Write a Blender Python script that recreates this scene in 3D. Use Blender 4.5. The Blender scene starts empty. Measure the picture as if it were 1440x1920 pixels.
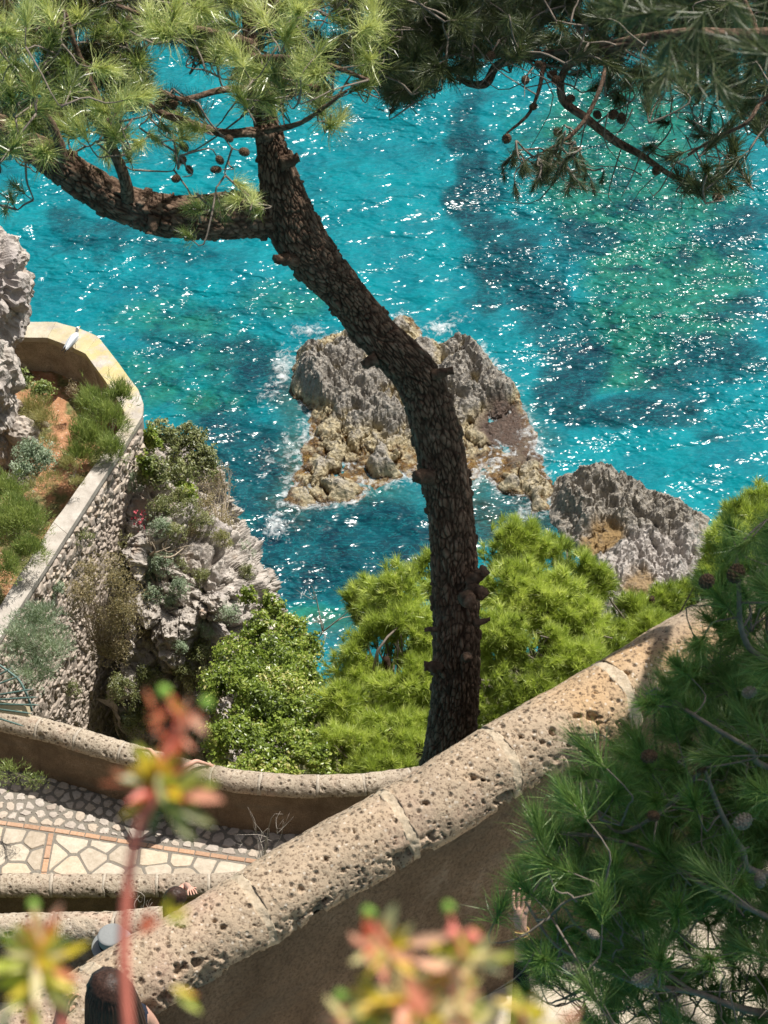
import bpy, math, random
import numpy as np
from mathutils import Vector, Matrix, Quaternion

C = bpy.context.scene
COL = C.collection
rng = np.random.default_rng(11)
random.seed(5)
rad = math.radians

# ------------------------------------------------------------------ camera, sky, sun, exposure
TH = rad(43.0)            # camera looks down by this angle
FPX = 4620.0              # focal length in pixels of the 1440 x 1920 photograph
CAMZ = 70.0
cam = bpy.data.cameras.new('camera')
cam.sensor_fit = 'VERTICAL'; cam.sensor_height = 36.0
cam.lens = FPX / 1920.0 * 36.0
cam.clip_start = 0.05; cam.clip_end = 6000
cam.dof.use_dof = True; cam.dof.focus_distance = 22.0
cam.dof.aperture_fstop = cam.lens / 8.0
camo = bpy.data.objects.new('camera', cam); COL.objects.link(camo)
camo.location = (0, 0, CAMZ); camo.rotation_euler = (math.pi/2 - TH, 0, 0)
C.camera = camo

SUN_EL, SUN_AZ = rad(62), rad(50)          # azimuth clockwise from +Y (the view direction)
SUNV = Vector((math.sin(SUN_AZ)*math.cos(SUN_EL), math.cos(SUN_AZ)*math.cos(SUN_EL), math.sin(SUN_EL)))
w = bpy.data.worlds.new('World'); C.world = w; w.use_nodes = True
nt = w.node_tree
sky = nt.nodes.new('ShaderNodeTexSky'); sky.sky_type = 'NISHITA'; sky.sun_disc = False
sky.sun_elevation = SUN_EL; sky.sun_rotation = SUN_AZ
sky.dust_density = 3.0; sky.ozone_density = 0.4; sky.air_density = 0.8
nt.nodes['Background'].inputs['Strength'].default_value = 0.07
hsv = nt.nodes.new('ShaderNodeHueSaturation'); hsv.inputs['Saturation'].default_value = 0.5
nt.links.new(sky.outputs[0], hsv.inputs['Color']); nt.links.new(hsv.outputs[0], nt.nodes['Background'].inputs[0])
sl = bpy.data.lights.new('sun', 'SUN'); sl.energy = 4.8; sl.angle = rad(0.5); sl.color = (1, 0.95, 0.87)
so = bpy.data.objects.new('sun', sl); COL.objects.link(so)
so.rotation_euler = (-SUNV).to_track_quat('-Z', 'Y').to_euler()
C.view_settings.view_transform = 'Standard'; C.view_settings.look = 'None'
C.view_settings.exposure = 0.42; C.view_settings.gamma = 1.0
C.view_settings.use_curve_mapping = False
C.cycles.use_denoising = True
C.cycles.sample_clamp_indirect = 4.0
C.cycles.max_bounces = 6; C.cycles.transparent_max_bounces = 12
C.cycles.caustics_reflective = False; C.cycles.caustics_refractive = False

# ------------------------------------------------------------------ placing helpers
ct, st = math.cos(TH), math.sin(TH)
def P(px, py, D):
    """world point at depth D on the line of sight of a photograph pixel"""
    a = (px - 720) / FPX * D; v = (960 - py) / FPX * D
    return Vector((a, D*ct + v*st, CAMZ - D*st + v*ct))
def PZ(px, py, z):
    """world point where that line of sight meets height z"""
    D = (CAMZ - z) / (st + ct*(py - 960)/FPX)
    return P(px, py, D)
def depth(p):
    return p[1]*ct - (p[2]-CAMZ)*st
def mpp(D): return D / FPX            # metres per photograph pixel

# ------------------------------------------------------------------ numpy noise
def _h(ix, iy, iz, s):
    n = (ix*73856093) ^ (iy*19349663) ^ (iz*83492791) ^ (s*2654435761)
    n = n & 0xffffffff
    n = ((n ^ (n >> 15)) * 2246822519) & 0xffffffff
    n = ((n ^ (n >> 13)) * 3266489917) & 0xffffffff
    return ((n ^ (n >> 16)) & 0xffffff) / float(0xffffff)
def vnoise(p, s=0):
    p = np.asarray(p, float); i = np.floor(p).astype(np.int64); f = p - i
    u = f*f*f*(f*(f*6-15)+10)
    r = 0
    for a in (0, 1):
        for b in (0, 1):
            for c in (0, 1):
                wgt = (u[:,0] if a else 1-u[:,0])*(u[:,1] if b else 1-u[:,1])*(u[:,2] if c else 1-u[:,2])
                r = r + wgt*_h(i[:,0]+a, i[:,1]+b, i[:,2]+c, s)
    return r*2-1
def fbm(p, o=4, s=0, g=0.5):
    r = 0; a = 1; t = 0; p = np.asarray(p, float)
    for k in range(o):
        r = r + a*vnoise(p, s+k); t += a; a *= g; p = p*2.03 + 7.7
    return r/t
def ridged(p, o=4, s=0, g=0.55):
    r = 0; a = 1; t = 0; p = np.asarray(p, float)
    for k in range(o):
        r = r + a*(1-np.abs(vnoise(p, s+k))); t += a; a *= g; p = p*2.05 + 3.1
    return r/t
def worley(p, s=0):
    p = np.asarray(p, float); i = np.floor(p).astype(np.int64)
    f1 = np.full(len(p), 9.0); f2 = np.full(len(p), 9.0); idr = np.zeros(len(p))
    for a in (-1, 0, 1):
        for b in (-1, 0, 1):
            for c in (-1, 0, 1):
                x, y, z = i[:,0]+a, i[:,1]+b, i[:,2]+c
                d = np.sqrt((x+_h(x,y,z,s)-p[:,0])**2 + (y+_h(x,y,z,s+1)-p[:,1])**2 + (z+_h(x,y,z,s+2)-p[:,2])**2)
                n = d < f1
                f2 = np.where(n, f1, np.minimum(f2, d))
                idr = np.where(n, _h(x, y, z, s+3), idr); f1 = np.where(n, d, f1)
    return f1, f2, idr
def sstep(a, b, x):
    t = np.clip((x-a)/(b-a), 0, 1); return t*t*(3-2*t)

# ------------------------------------------------------------------ object helpers
def link(o, parent=None):
    COL.objects.link(o)
    if parent is not None:
        o.parent = parent
    return o
def mesh_np(name, V, F, mats, smooth=True, attrs=None, midx=None):
    V = np.asarray(V, np.float32); F = np.asarray(F, np.int32)
    me = bpy.data.meshes.new(name)
    me.vertices.add(len(V)); me.vertices.foreach_set('co', V.ravel())
    k = F.shape[1]
    me.loops.add(F.size); me.loops.foreach_set('vertex_index', F.ravel())
    me.polygons.add(len(F)); me.polygons.foreach_set('loop_start', np.arange(0, F.size, k, dtype=np.int32))
    if midx is not None: me.polygons.foreach_set('material_index', np.asarray(midx, np.int32))
    me.update(calc_edges=True)
    me.polygons.foreach_set('use_smooth', np.full(len(F), smooth))
    for n, a in (attrs or {}).items():
        at = me.attributes.new(n, 'FLOAT', 'POINT'); at.data.foreach_set('value', np.asarray(a, np.float32))
    for m in (mats if isinstance(mats, (list, tuple)) else [mats]):
        me.materials.append(m)
    return me
def obj(name, me, parent=None, world=True):
    o = bpy.data.objects.new(name, me); link(o, parent)
    if parent is not None and world:
        o.matrix_parent_inverse = parent.matrix_basis.inverted()
    return o
def mk(name, V, F, mats, parent=None, smooth=True, attrs=None, midx=None):
    return obj(name, mesh_np(name, V, F, mats, smooth, attrs, midx), parent)
def tag(o, label=None, cat=None, group=None, kind=None):
    if label: o['label'] = label
    if cat: o['category'] = cat
    if group: o['group'] = group
    if kind: o['kind'] = kind
    return o
def thing(name, label, cat, loc, group=None, rz=0):
    o = bpy.data.objects.new(name, None); o.empty_display_size = 0.2
    o.location = loc; o.rotation_euler = (0, 0, rz)
    COL.objects.link(o)
    o.matrix_basis = Matrix.LocRotScale(Vector(loc), Quaternion((0, 0, 1), rz), None)
    return tag(o, label, cat, group)

class MB:
    """collects quads / triangles (triangles padded) and builds one mesh"""
    def __init__(s): s.v = []; s.f = []; s.n = 0; s.a = []
    def add(s, V, F, a=0.0):
        V = np.asarray(V, float); F = np.asarray(F, int)
        if F.shape[1] == 4:
            F = np.vstack([F[:, [0,1,2]], F[:, [0,2,3]]])
        s.v.append(V); s.f.append(F + s.n); s.n += len(V)
        s.a.append(np.full(len(V), a) if np.isscalar(a) else np.asarray(a))
    def build(s, name, mats, parent=None, smooth=True):
        return mk(name, np.vstack(s.v), np.vstack(s.f), mats, parent, smooth, {'rnd': np.concatenate(s.a)})
    def mesh(s, name, mats, smooth=True):
        return mesh_np(name, np.vstack(s.v), np.vstack(s.f), mats, smooth, {'rnd': np.concatenate(s.a)})

def catmull(pts, n):
    pts = np.asarray(pts, float); m = len(pts)
    t = np.linspace(0, m-1, n); i = np.clip(np.floor(t).astype(int), 0, m-2); u = (t-i)[:, None]
    ext = np.vstack([2*pts[0]-pts[1], pts, 2*pts[-1]-pts[-2]])
    p0, p1, p2, p3 = ext[i], ext[i+1], ext[i+2], ext[i+3]
    return 0.5*((2*p1) + (-p0+p2)*u + (2*p0-5*p1+4*p2-p3)*u*u + (-p0+3*p1-3*p2+p3)*u**3)
def tube(pts, radii, n=None, k=8, cap=True, smooth_path=True):
    pts = np.asarray(pts, float); radii = np.asarray(radii, float)
    if np.ndim(radii) == 0: radii = np.full(len(pts), float(radii))
    if n:
        q = catmull(np.hstack([pts, radii[:, None]]), n); pts, radii = q[:, :3], q[:, 3]
    T = np.gradient(pts, axis=0); T /= np.linalg.norm(T, axis=1)[:, None] + 1e-12
    ref = np.array([0.31, 0.17, 0.93]) if abs(T[0][2]) < 0.9 else np.array([1.0, 0.1, 0])
    N = np.zeros_like(pts); x = np.cross(T[0], ref); x /= np.linalg.norm(x)
    for j in range(len(pts)):
        x = x - T[j]*np.dot(x, T[j]); x /= np.linalg.norm(x) + 1e-12; N[j] = x
    B = np.cross(T, N)
    a = np.arange(k)/k*2*math.pi
    V = pts[:, None, :] + radii[:, None, None]*(np.cos(a)[None, :, None]*N[:, None, :] + np.sin(a)[None, :, None]*B[:, None, :])
    V = V.reshape(-1, 3); m = len(pts)
    j, c = np.meshgrid(np.arange(m-1), np.arange(k), indexing='ij'); c2 = (c+1) % k
    F = np.stack([j*k+c, j*k+c2, (j+1)*k+c2, (j+1)*k+c], -1).reshape(-1, 4)
    if cap:
        V = np.vstack([V, pts[0], pts[-1]])
        e = np.arange(k); e2 = (e+1) % k
        z = np.stack([np.full(k, m*k), e2, e, e], -1); z2 = np.stack([np.full(k, m*k+1), (m-1)*k+e, (m-1)*k+e2, (m-1)*k+e2], -1)
        F = np.vstack([np.vstack([F[:, [0,1,2]], F[:, [0,2,3]]]), z[:, :3], z2[:, :3]])
    return V, F
def box(c, sx, sy, sz, rz=0):
    v = np.array([[x, y, z] for x in (-.5, .5) for y in (-.5, .5) for z in (-.5, .5)])*[sx, sy, sz]
    ca, sa = math.cos(rz), math.sin(rz)
    v = np.stack([v[:,0]*ca - v[:,1]*sa, v[:,0]*sa + v[:,1]*ca, v[:,2]], -1) + np.asarray(c)
    f = np.array([[0,1,3,2],[4,6,7,5],[0,4,5,1],[2,3,7,6],[0,2,6,4],[1,5,7,3]])
    return v, f
_ico = {}
def ico(sub):
    if sub not in _ico:
        import bmesh
        b = bmesh.new(); bmesh.ops.create_icosphere(b, subdivisions=sub, radius=1)
        b.verts.ensure_lookup_table()
        _ico[sub] = (np.array([v.co[:] for v in b.verts]), np.array([[v.index for v in f.verts] for f in b.faces])); b.free()
    return _ico[sub]
def grid_faces(nu, nv):
    i, j = np.meshgrid(np.arange(nu-1), np.arange(nv-1), indexing='ij')
    a = i*nv+j
    return np.stack([a, a+nv, a+nv+1, a+1], -1).reshape(-1, 4)
def normals_grid(G):
    du = np.gradient(G, axis=0); dv = np.gradient(G, axis=1)
    n = np.cross(du, dv); return n/(np.linalg.norm(n, axis=2)[:, :, None]+1e-12)
def inpoly(x, y, poly):
    r = np.zeros(len(x), bool); n = len(poly); j = n-1
    for i in range(n):
        xi, yi = poly[i][:2]; xj, yj = poly[j][:2]
        c = ((yi > y) != (yj > y)) & (x < (xj-xi)*(y-yi)/(yj-yi+1e-12)+xi)
        r ^= c; j = i
    return r
def polydist(x, y, poly):
    d = np.full(len(x), 1e9); n = len(poly)
    for i in range(n):
        a = np.array(poly[i][:2]); b = np.array(poly[(i+1) % n][:2]); ab = b-a
        t = np.clip(((x-a[0])*ab[0]+(y-a[1])*ab[1])/(ab@ab+1e-12), 0, 1)
        d = np.minimum(d, np.hypot(x-a[0]-t*ab[0], y-a[1]-t*ab[1]))
    return d
def unit(a): return a/(np.linalg.norm(a, axis=-1, keepdims=True)+1e-12)

# ------------------------------------------------------------------ materials
def s2l(c):
    return tuple((x/255/12.92 if x/255 <= .04045 else ((x/255+.055)/1.055)**2.4) for x in c)
class M:
    def __init__(s, name):
        s.m = bpy.data.materials.new(name); s.m.use_nodes = True
        s.t = s.m.node_tree; s.b = s.t.nodes['Principled BSDF']
    def n(s, ty, **kw):
        nd = s.t.nodes.new(ty)
        for k, v in kw.items():
            if k.startswith('i_'):
                key = k[2:]; key = int(key) if key.isdigit() else key.replace('_', ' ')
                nd.inputs[key].default_value = v
            else: setattr(nd, k, v)
        return nd
    def l(s, a, b): s.t.links.new(a, b)
    def coord(s, scale=None, rot=None):
        tc = s.n('ShaderNodeNewGeometry').outputs['Position']
        if scale is None: return tc
        mp = s.n('ShaderNodeMapping'); mp.inputs['Scale'].default_value = scale
        if rot: mp.inputs['Rotation'].default_value = rot
        s.l(tc, mp.inputs[0]); return mp.outputs[0]
    def objc(s):
        return s.n('ShaderNodeTexCoord').outputs['Object']
    def noise(s, vec, scale, detail=4, rough=0.55, dist=0.0):
        nd = s.n('ShaderNodeTexNoise', i_Scale=scale, i_Detail=detail, i_Roughness=rough, i_Distortion=dist)
        s.l(vec, nd.inputs['Vector']); return nd.outputs['Fac']
    def vor(s, vec, scale, feature='F1', out='Distance', rnd=1.0):
        nd = s.n('ShaderNodeTexVoronoi', i_Scale=scale, i_Randomness=rnd); nd.feature = feature
        s.l(vec, nd.inputs['Vector']); return nd.outputs[out]
    def ramp(s, fac, stops, interp='LINEAR'):
        nd = s.n('ShaderNodeValToRGB'); r = nd.color_ramp; r.interpolation = interp
        while len(r.elements) < len(stops): r.elements.new(0.5)
        for e, (p, c) in zip(r.elements, stops):
            e.position = p; e.color = (*c, 1) if not np.isscalar(c) else (c, c, c, 1)
        s.l(fac, nd.inputs[0]); return nd.outputs[0]
    def mix(s, f, a, b, mode='MIX'):
        nd = s.n('ShaderNodeMix'); nd.data_type = 'RGBA'; nd.blend_type = mode
        for key, v in ((0, f), (6, a), (7, b)):
            if hasattr(v, 'links'): s.l(v, nd.inputs[key])
            else: nd.inputs[key].default_value = v if np.isscalar(v) else (*v, 1)
        return nd.outputs[2]
    def math(s, op, a, b=None, clamp=False):
        nd = s.n('ShaderNodeMath'); nd.operation = op; nd.use_clamp = clamp
        for key, v in ((0, a), (1, b)):
            if v is None: continue
            if hasattr(v, 'links'): s.l(v, nd.inputs[key])
            else: nd.inputs[key].default_value = v
        return nd.outputs[0]
    def attr(s, name):
        return s.n('ShaderNodeAttribute', attribute_name=name).outputs['Fac']
    def base(s, c, rough=0.85, spec=0.3):
        if hasattr(c, 'links'): s.l(c, s.b.inputs['Base Color'])
        else: s.b.inputs['Base Color'].default_value = (*c, 1)
        if hasattr(rough, 'links'): s.l(rough, s.b.inputs['Roughness'])
        else: s.b.inputs['Roughness'].default_value = rough
        s.b.inputs['Specular IOR Level'].default_value = spec
        return s
    def bump(s, h, strength=0.5, dist=0.02):
        nd = s.n('ShaderNodeBump', i_Strength=strength, i_Distance=dist)
        s.l(h, nd.inputs['Height']); s.l(nd.outputs[0], s.b.inputs['Normal']); return s
def flat(name, c, rough=0.7, spec=0.3, var=0.25, scale=30):
    m = M(name); n = m.noise(m.objc(), scale, 3)
    d = tuple(x*(1-var) for x in c); e = tuple(min(1, x*(1+var)) for x in c)
    return m.base(m.ramp(n, [(0.3, d), (0.7, e)]), rough, spec).m
def leafmat(name, stops, trans=0.45, rough=0.45, gloss=0.06):
    """foliage: diffuse + translucent; colour varies leaf by leaf with the attribute rnd"""
    m = M(name); col = m.ramp(m.attr('rnd'), stops)
    d = m.n('ShaderNodeBsdfDiffuse'); t = m.n('ShaderNodeBsdfTranslucent'); g = m.n('ShaderNodeBsdfGlossy', i_Roughness=rough)
    m.l(col, d.inputs[0])
    m.l(m.mix(0.35, col, (1.0, 0.95, 0.35), 'MULTIPLY'), t.inputs[0])
    a = m.n('ShaderNodeMixShader', i_0=trans); m.l(d.outputs[0], a.inputs[1]); m.l(t.outputs[0], a.inputs[2])
    b = m.n('ShaderNodeMixShader', i_0=gloss); m.l(a.outputs[0], b.inputs[1]); m.l(g.outputs[0], b.inputs[2])
    m.l(b.outputs[0], m.t.nodes['Material Output'].inputs[0])
    m.t.nodes.remove(m.b); return m.m

def mat_water():
    m = M('sea_water'); p = m.coord()
    warp = m.noise(p, 0.35, 4)
    reef = m.math('ADD', m.attr('reef'), m.math('MULTIPLY', m.math('SUBTRACT', m.noise(p, 0.9, 5, 0.6), 0.5), 0.85), True)
    reef = m.ramp(reef, [(.26, 0.0), (.52, .72), (.78, 1.0)])
    green = m.math('ADD', m.attr('green'), m.math('MULTIPLY', m.math('SUBTRACT', m.noise(p, 0.55, 5, 0.6), 0.5), 0.55), True)
    green = m.ramp(green, [(.24, 0.0), (.70, 1.0)])
    shelf = m.math('ADD', m.attr('shelf'), m.math('MULTIPLY', m.math('SUBTRACT', m.noise(p, 0.8, 4, 0.6), 0.5), 0.5), True)
    mott = m.noise(p, 0.75, 6, 0.72, 0.6)
    turq = m.ramp(warp, [(0.3, (0.000, 0.112, 0.152)), (0.7, (0.000, 0.198, 0.236))])
    c = m.mix(green, turq, m.ramp(mott, [(.36, (0.001, .036, .048)), (.5, (.006, .108, .082)), (.64, (.016, .168, .118))]))
    c = m.mix(reef, c, m.ramp(mott, [(.35, (.001, .020, .036)), (.65, (.002, .068, .090))]))
    c = m.mix(shelf, c, (0.040, 0.055, 0.030))
    # fine lighter threads along contours of a stretched noise
    pr = m.coord((1.0, 2.6, 1), (0, 0, rad(-28)))
    thr = m.ramp(m.noise(pr, 1.3, 4, 0.6, 1.2), [(0.47, 0.0), (0.5, 1.0), (0.53, 0.0)])
    c = m.mix(m.math('MULTIPLY', thr, 0.22), c, (0.02, 0.40, 0.43))
    m.base(c, 0.19, 0.5); m.b.inputs['IOR'].default_value = 1.33
    q = m.coord((1.0, 1.7, 1), (0, 0, rad(-32)))
    a0 = m.noise(q, 0.16, 1, 0.5, 0.3); a1 = m.noise(q, 0.62, 1, 0.5, 0.5); a2 = m.noise(q, 1.9, 0, 0.5, 0.6); a3 = m.noise(m.coord((1, 1.4, 1), (0, 0, rad(-15))), 4.2, 0, 0.5, 0.4)
    gust = m.math('ADD', m.math('MULTIPLY', m.attr('gust'), .68), m.ramp(m.noise(m.coord((1, 2.2, 1), (0, 0, rad(-35))), 0.11, 3, 0.6), [(.36, .30), (.64, 1.0)]))
    h = m.math('ADD', m.math('ADD', m.math('MULTIPLY', a0, 1.3), m.math('MULTIPLY', a1, 0.42)), m.math('MULTIPLY', gust, m.math('ADD', m.math('MULTIPLY', a2, 0.165), m.math('MULTIPLY', a3, 0.062))))
    m.bump(h, 1.0, 1.0)
    return m.m
def mat_foam():
    m = M('sea_foam'); p = m.coord()
    n = m.noise(p, 2.6, 6, 0.7, 1.5); v = m.vor(p, 3.2)
    f = m.math('ADD', m.math('MULTIPLY', m.attr('foam'), 1.25), m.math('SUBTRACT', m.math('MULTIPLY', n, 1.6), m.math('ADD', 1.22, m.math('MULTIPLY', v, -0.25))), True)
    f = m.ramp(f, [(0.0, 0.0), (0.6, 0.8), (1.0, 1.0)])
    m.base((0.78, 0.82, 0.83), 0.6)
    t = m.n('ShaderNodeBsdfTransparent'); x = m.n('ShaderNodeMixShader')
    m.l(f, x.inputs[0]); m.l(t.outputs[0], x.inputs[1]); m.l(m.b.outputs[0], x.inputs[2])
    m.l(x.outputs[0], m.t.nodes['Material Output'].inputs[0])
    m.bump(n, 0.6, 0.1)
    return m.m
def mat_searock(tidal=True, tint=(1, 1, 1)):
    m = M('sea_rock'); p = m.coord()
    n1 = m.noise(p, 1.1, 6, 0.75); n2 = m.noise(p, 7, 6, 0.75)
    grey = m.ramp(n2, [(0.3, tuple(.20*t for t in tint)), (0.55, tuple(x*t for x, t in zip((.38, .345, .295), tint))), (0.75, tuple(x*t for x, t in zip((.52, .475, .405), tint)))])
    z = m.n('ShaderNodeSeparateXYZ'); m.l(p, z.inputs[0])
    if tidal:
        hz = m.math('ADD', z.outputs[2], m.math('MULTIPLY', m.math('SUBTRACT', n1, 0.5), 1.7))
        och = m.ramp(n2, [(0.3, (.30, .235, .12)), (0.6, (.56, .485, .32)), (0.75, (.68, .615, .46))])
        wet = m.ramp(m.noise(p, 3, 5, 0.7), [(0.35, (.045, .03, .015)), (0.55, (.17, .09, .025)), (0.7, (.30, .20, .05))])
        f1 = m.ramp(hz, [(0.55, 0.0), (0.95, 1.0)])
        f1n = m.n('ShaderNodeMapRange', i_1=0.08, i_2=0.30); m.l(hz, f1n.inputs[0])
        f2n = m.n('ShaderNodeMapRange', i_1=0.36, i_2=0.80); m.l(hz, f2n.inputs[0])
        c = m.mix(f1n.outputs[0], wet, och); c = m.mix(f2n.outputs[0], c, grey)
        c = m.mix(m.attr('bed'), c, m.ramp(m.noise(p, 9, 4, 0.8), [(0.35, (.035, .022, .016)), (0.6, (.12, .08, .06)), (0.75, (.36, .31, .28))]))
        rr = m.n('ShaderNodeMapRange', i_1=0.1, i_2=0.7, i_3=0.25, i_4=0.9); m.l(hz, rr.inputs[0])
        m.base(c, rr.outputs[0], 0.4)
    else:
        och = m.ramp(m.noise(p, 0.8, 4), [(0.62, 0.0), (0.72, 1.0)])
        pale = m.mix(m.attr('pale'), grey, m.mix(n2, (.36, .33, .305), (.66, .605, .56)))
        c = m.mix(m.attr('bed'), pale, (.30, .20, .09))
        m.base(c, 0.85, 0.3)
    lich = m.math('MULTIPLY', m.ramp(m.noise(p, 2.3, 6, 0.75), [(0.50, 0.0), (0.62, 0.8)]), m.ramp(m.noise(p, 11, 4, 0.7), [(0.42, 0.25), (0.58, 1.0)]))
    c2 = m.mix(lich, c, (.10, .09, .078)); m.l(c2, m.b.inputs['Base Color'])
    m.bump(m.math('ADD', m.noise(p, 9, 6, 0.7), m.math('MULTIPLY', m.vor(p, 6), 0.5)), 0.9, 0.14)
    return m.m
def mat_cliff():
    m = M('limestone'); p = m.coord()
    n1 = m.noise(p, 0.6, 5, 0.6); n2 = m.noise(p, 6, 6, 0.7)
    c = m.ramp(n2, [(0.28, (.19, .165, .145)), (0.5, (.435, .39, .345)), (0.72, (.62, .57, .515))])
    c = m.mix(m.ramp(n1, [(0.5, 0.0), (0.66, 0.75)]), c, (.40, .36, .345))
    c = m.mix(m.ramp(m.noise(p, 1.3, 4), [(0.62, 0.0), (0.72, 0.6)]), c, (.35, .22, .13))
    st_ = m.coord((2.2, 2.2, 0.3))
    c = m.mix(m.ramp(m.noise(st_, 1.5, 4), [(0.6, 0.0), (0.75, 0.55)]), c, (.13, .125, .13))
    m.base(c, 0.9, 0.2)
    m.bump(m.noise(p, 14, 5, 0.7), 0.7, 0.06); return m.m
def mat_tuff(name, a, b, scale=1.0, ochre=True):
    """porous brown tuff: small holes and pale specks on top of the modelled pits"""
    m = M(name); p = m.coord()
    n1 = m.noise(p, 3.0, 4); n2 = m.noise(p, 45*scale, 4, 0.7)
    c = m.mix(n1, a, b)
    if ochre:
        c = m.mix(m.ramp(m.noise(p, 1.1, 3), [(0.5, 0.0), (0.64, 0.75)]), c, (.52, .33, .16))
    c = m.mix(m.ramp(n2, [(0.37, 0.85), (0.49, 0.0)]), c, (.12, .08, .05))
    c = m.mix(m.ramp(m.vor(p, 26*scale), [(0.12, 0.75), (0.24, 0.0)]), c, (.62, .55, .46))
    c = m.mix(m.ramp(m.noise(p, 0.9, 5, 0.7), [(0.47, 0.0), (0.62, 0.6)]), c, (.27, .215, .165))
    c = m.mix(m.ramp(m.noise(p, 2.1, 3), [(0.55, 0.0), (0.7, 0.35)]), c, (.55, .36, .28))
    c = m.mix(m.ramp(m.vor(p, 17*scale), [(0.13, 0.85), (0.2, 0.0)]), c, (.07, .045, .03))  # shade in the pores painted as dark dots, here and in the finer cells
    c = m.mix(m.ramp(m.vor(p, 38*scale), [(0.14, 0.8), (0.24, 0.0)]), c, (.09, .06, .04))
    m.base(c, 0.92, 0.2)
    h = m.math('ADD', m.math('MULTIPLY', m.ramp(m.vor(p, 17*scale), [(0.1, 0.0), (0.3, 1.0)]), 1.0), m.math('MULTIPLY', n2, 0.8))
    m.bump(h, 0.9, 0.012/scale); return m.m
def mat_plaster(name='brown_plaster', k=np.ones(3)):
    m = M(name); p = m.coord()
    c = m.ramp(m.noise(p, 2.2, 5, 0.65), [(0.3, tuple(k*np.array((.165, .118, .078)))), (0.6, tuple(k*np.array((.29, .215, .148)))), (0.75, tuple(k*np.array((.39, .31, .23))))])
    c = m.mix(m.ramp(m.noise(p, 55, 3, 0.8), [(0.4, 0.5), (0.52, 0.0)]), c, (.07, .05, .035))
    c = m.mix(m.ramp(m.noise(m.coord((1, 1, 4)), 1.0, 4), [(0.55, 0.0), (0.7, 0.5)]), c, (.16, .14, .11))
    c = m.mix(m.ramp(m.noise(m.coord((3, 3, .5)), 1.4, 5, .7), [(0.56, 0.0), (0.7, 0.55)]), c, tuple(k*np.array((.115, .085, .06))))
    c = m.mix(m.ramp(m.noise(p, 1.3, 5, .75), [(0.6, 0.0), (0.66, 0.6)]), c, tuple(k*np.array((.40, .33, .25))))
    m.base(c, 0.95, 0.15); m.bump(m.math('ADD', m.noise(p, 40, 5, 0.75), m.math('MULTIPLY', m.noise(p, 5, 5, .7), 1.5)), 0.9, 0.03); return m.m
def mat_bark():
    m = M('pine_bark'); p = m.coord()
    c = m.ramp(m.noise(p, 16, 5, 0.7), [(0.3, (.105, .066, .045)), (0.55, (.23, .152, .105)), (0.75, (.40, .295, .22))])
    c = m.mix(m.attr('rnd'), (.035, .020, .013), c)
    c = m.mix(m.ramp(m.noise(p, 4, 3), [(0.55, 0.0), (0.75, 0.5)]), c, (.17, .14, .115))
    m.base(c, 0.9, 0.2); m.bump(m.noise(p, 60, 4, 0.7), 0.7, 0.012); return m.m
def mat_stone(name, a, b, scale=18, rnd=True):
    m = M(name); p = m.coord()
    c = m.ramp(m.noise(p, scale, 5, 0.7), [(0.3, a), (0.7, b)])
    if rnd:
        oi = m.n('ShaderNodeObjectInfo').outputs['Random']
        c = m.mix(0.55, c, m.ramp(oi, [(0.0, (.60, .52, .46)), (0.5, (1, 1, 1)), (1.0, (1, .88, .72))]), 'MULTIPLY')
    m.base(c, 0.9, 0.2); m.bump(m.noise(p, scale*2.5, 5, 0.7), 0.6, 0.01); return m.m
def mat_soil():
    m = M('orange_soil'); p = m.coord()
    c = m.ramp(m.noise(p, 5, 5, 0.7), [(0.3, (.25, .12, .06)), (0.6, (.50, .27, .15)), (0.75, (.60, .38, .25))])
    g = m.ramp(m.noise(p, 14, 4, 0.7), [(0.3, (.06, .07, .025)), (0.7, (.27, .25, .11))])
    c = m.mix(m.ramp(m.noise(p, 1.1, 4, 0.6), [(0.47, 0.0), (0.55, 1.0)]), c, g)
    c = m.mix(m.ramp(m.vor(p, 9), [(0.10, 0.8), (0.18, 0.0)]), c, (.60, .52, .44))
    m.base(c, 0.95, 0.1); m.bump(m.noise(p, 20, 5, 0.7), 0.8, 0.05); return m.m
def mat_concrete():
    m = M('pale_coping'); p = m.coord()
    c = m.ramp(m.noise(p, 3.0, 5, 0.7), [(0.3, (.33, .29, .25)), (0.6, (.50, .46, .41)), (0.75, (.60, .57, .52))])
    c = m.mix(m.math('MULTIPLY', m.attr('rnd'), m.ramp(m.noise(p, 1.6, 5, 0.7), [(0.42, 0.0), (0.55, 0.8)])), c, (.50, .42, .17))
    m.base(c, 0.9, 0.2); m.bump(m.noise(p, 25, 5, 0.7), 0.5, 0.02); return m.m

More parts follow.
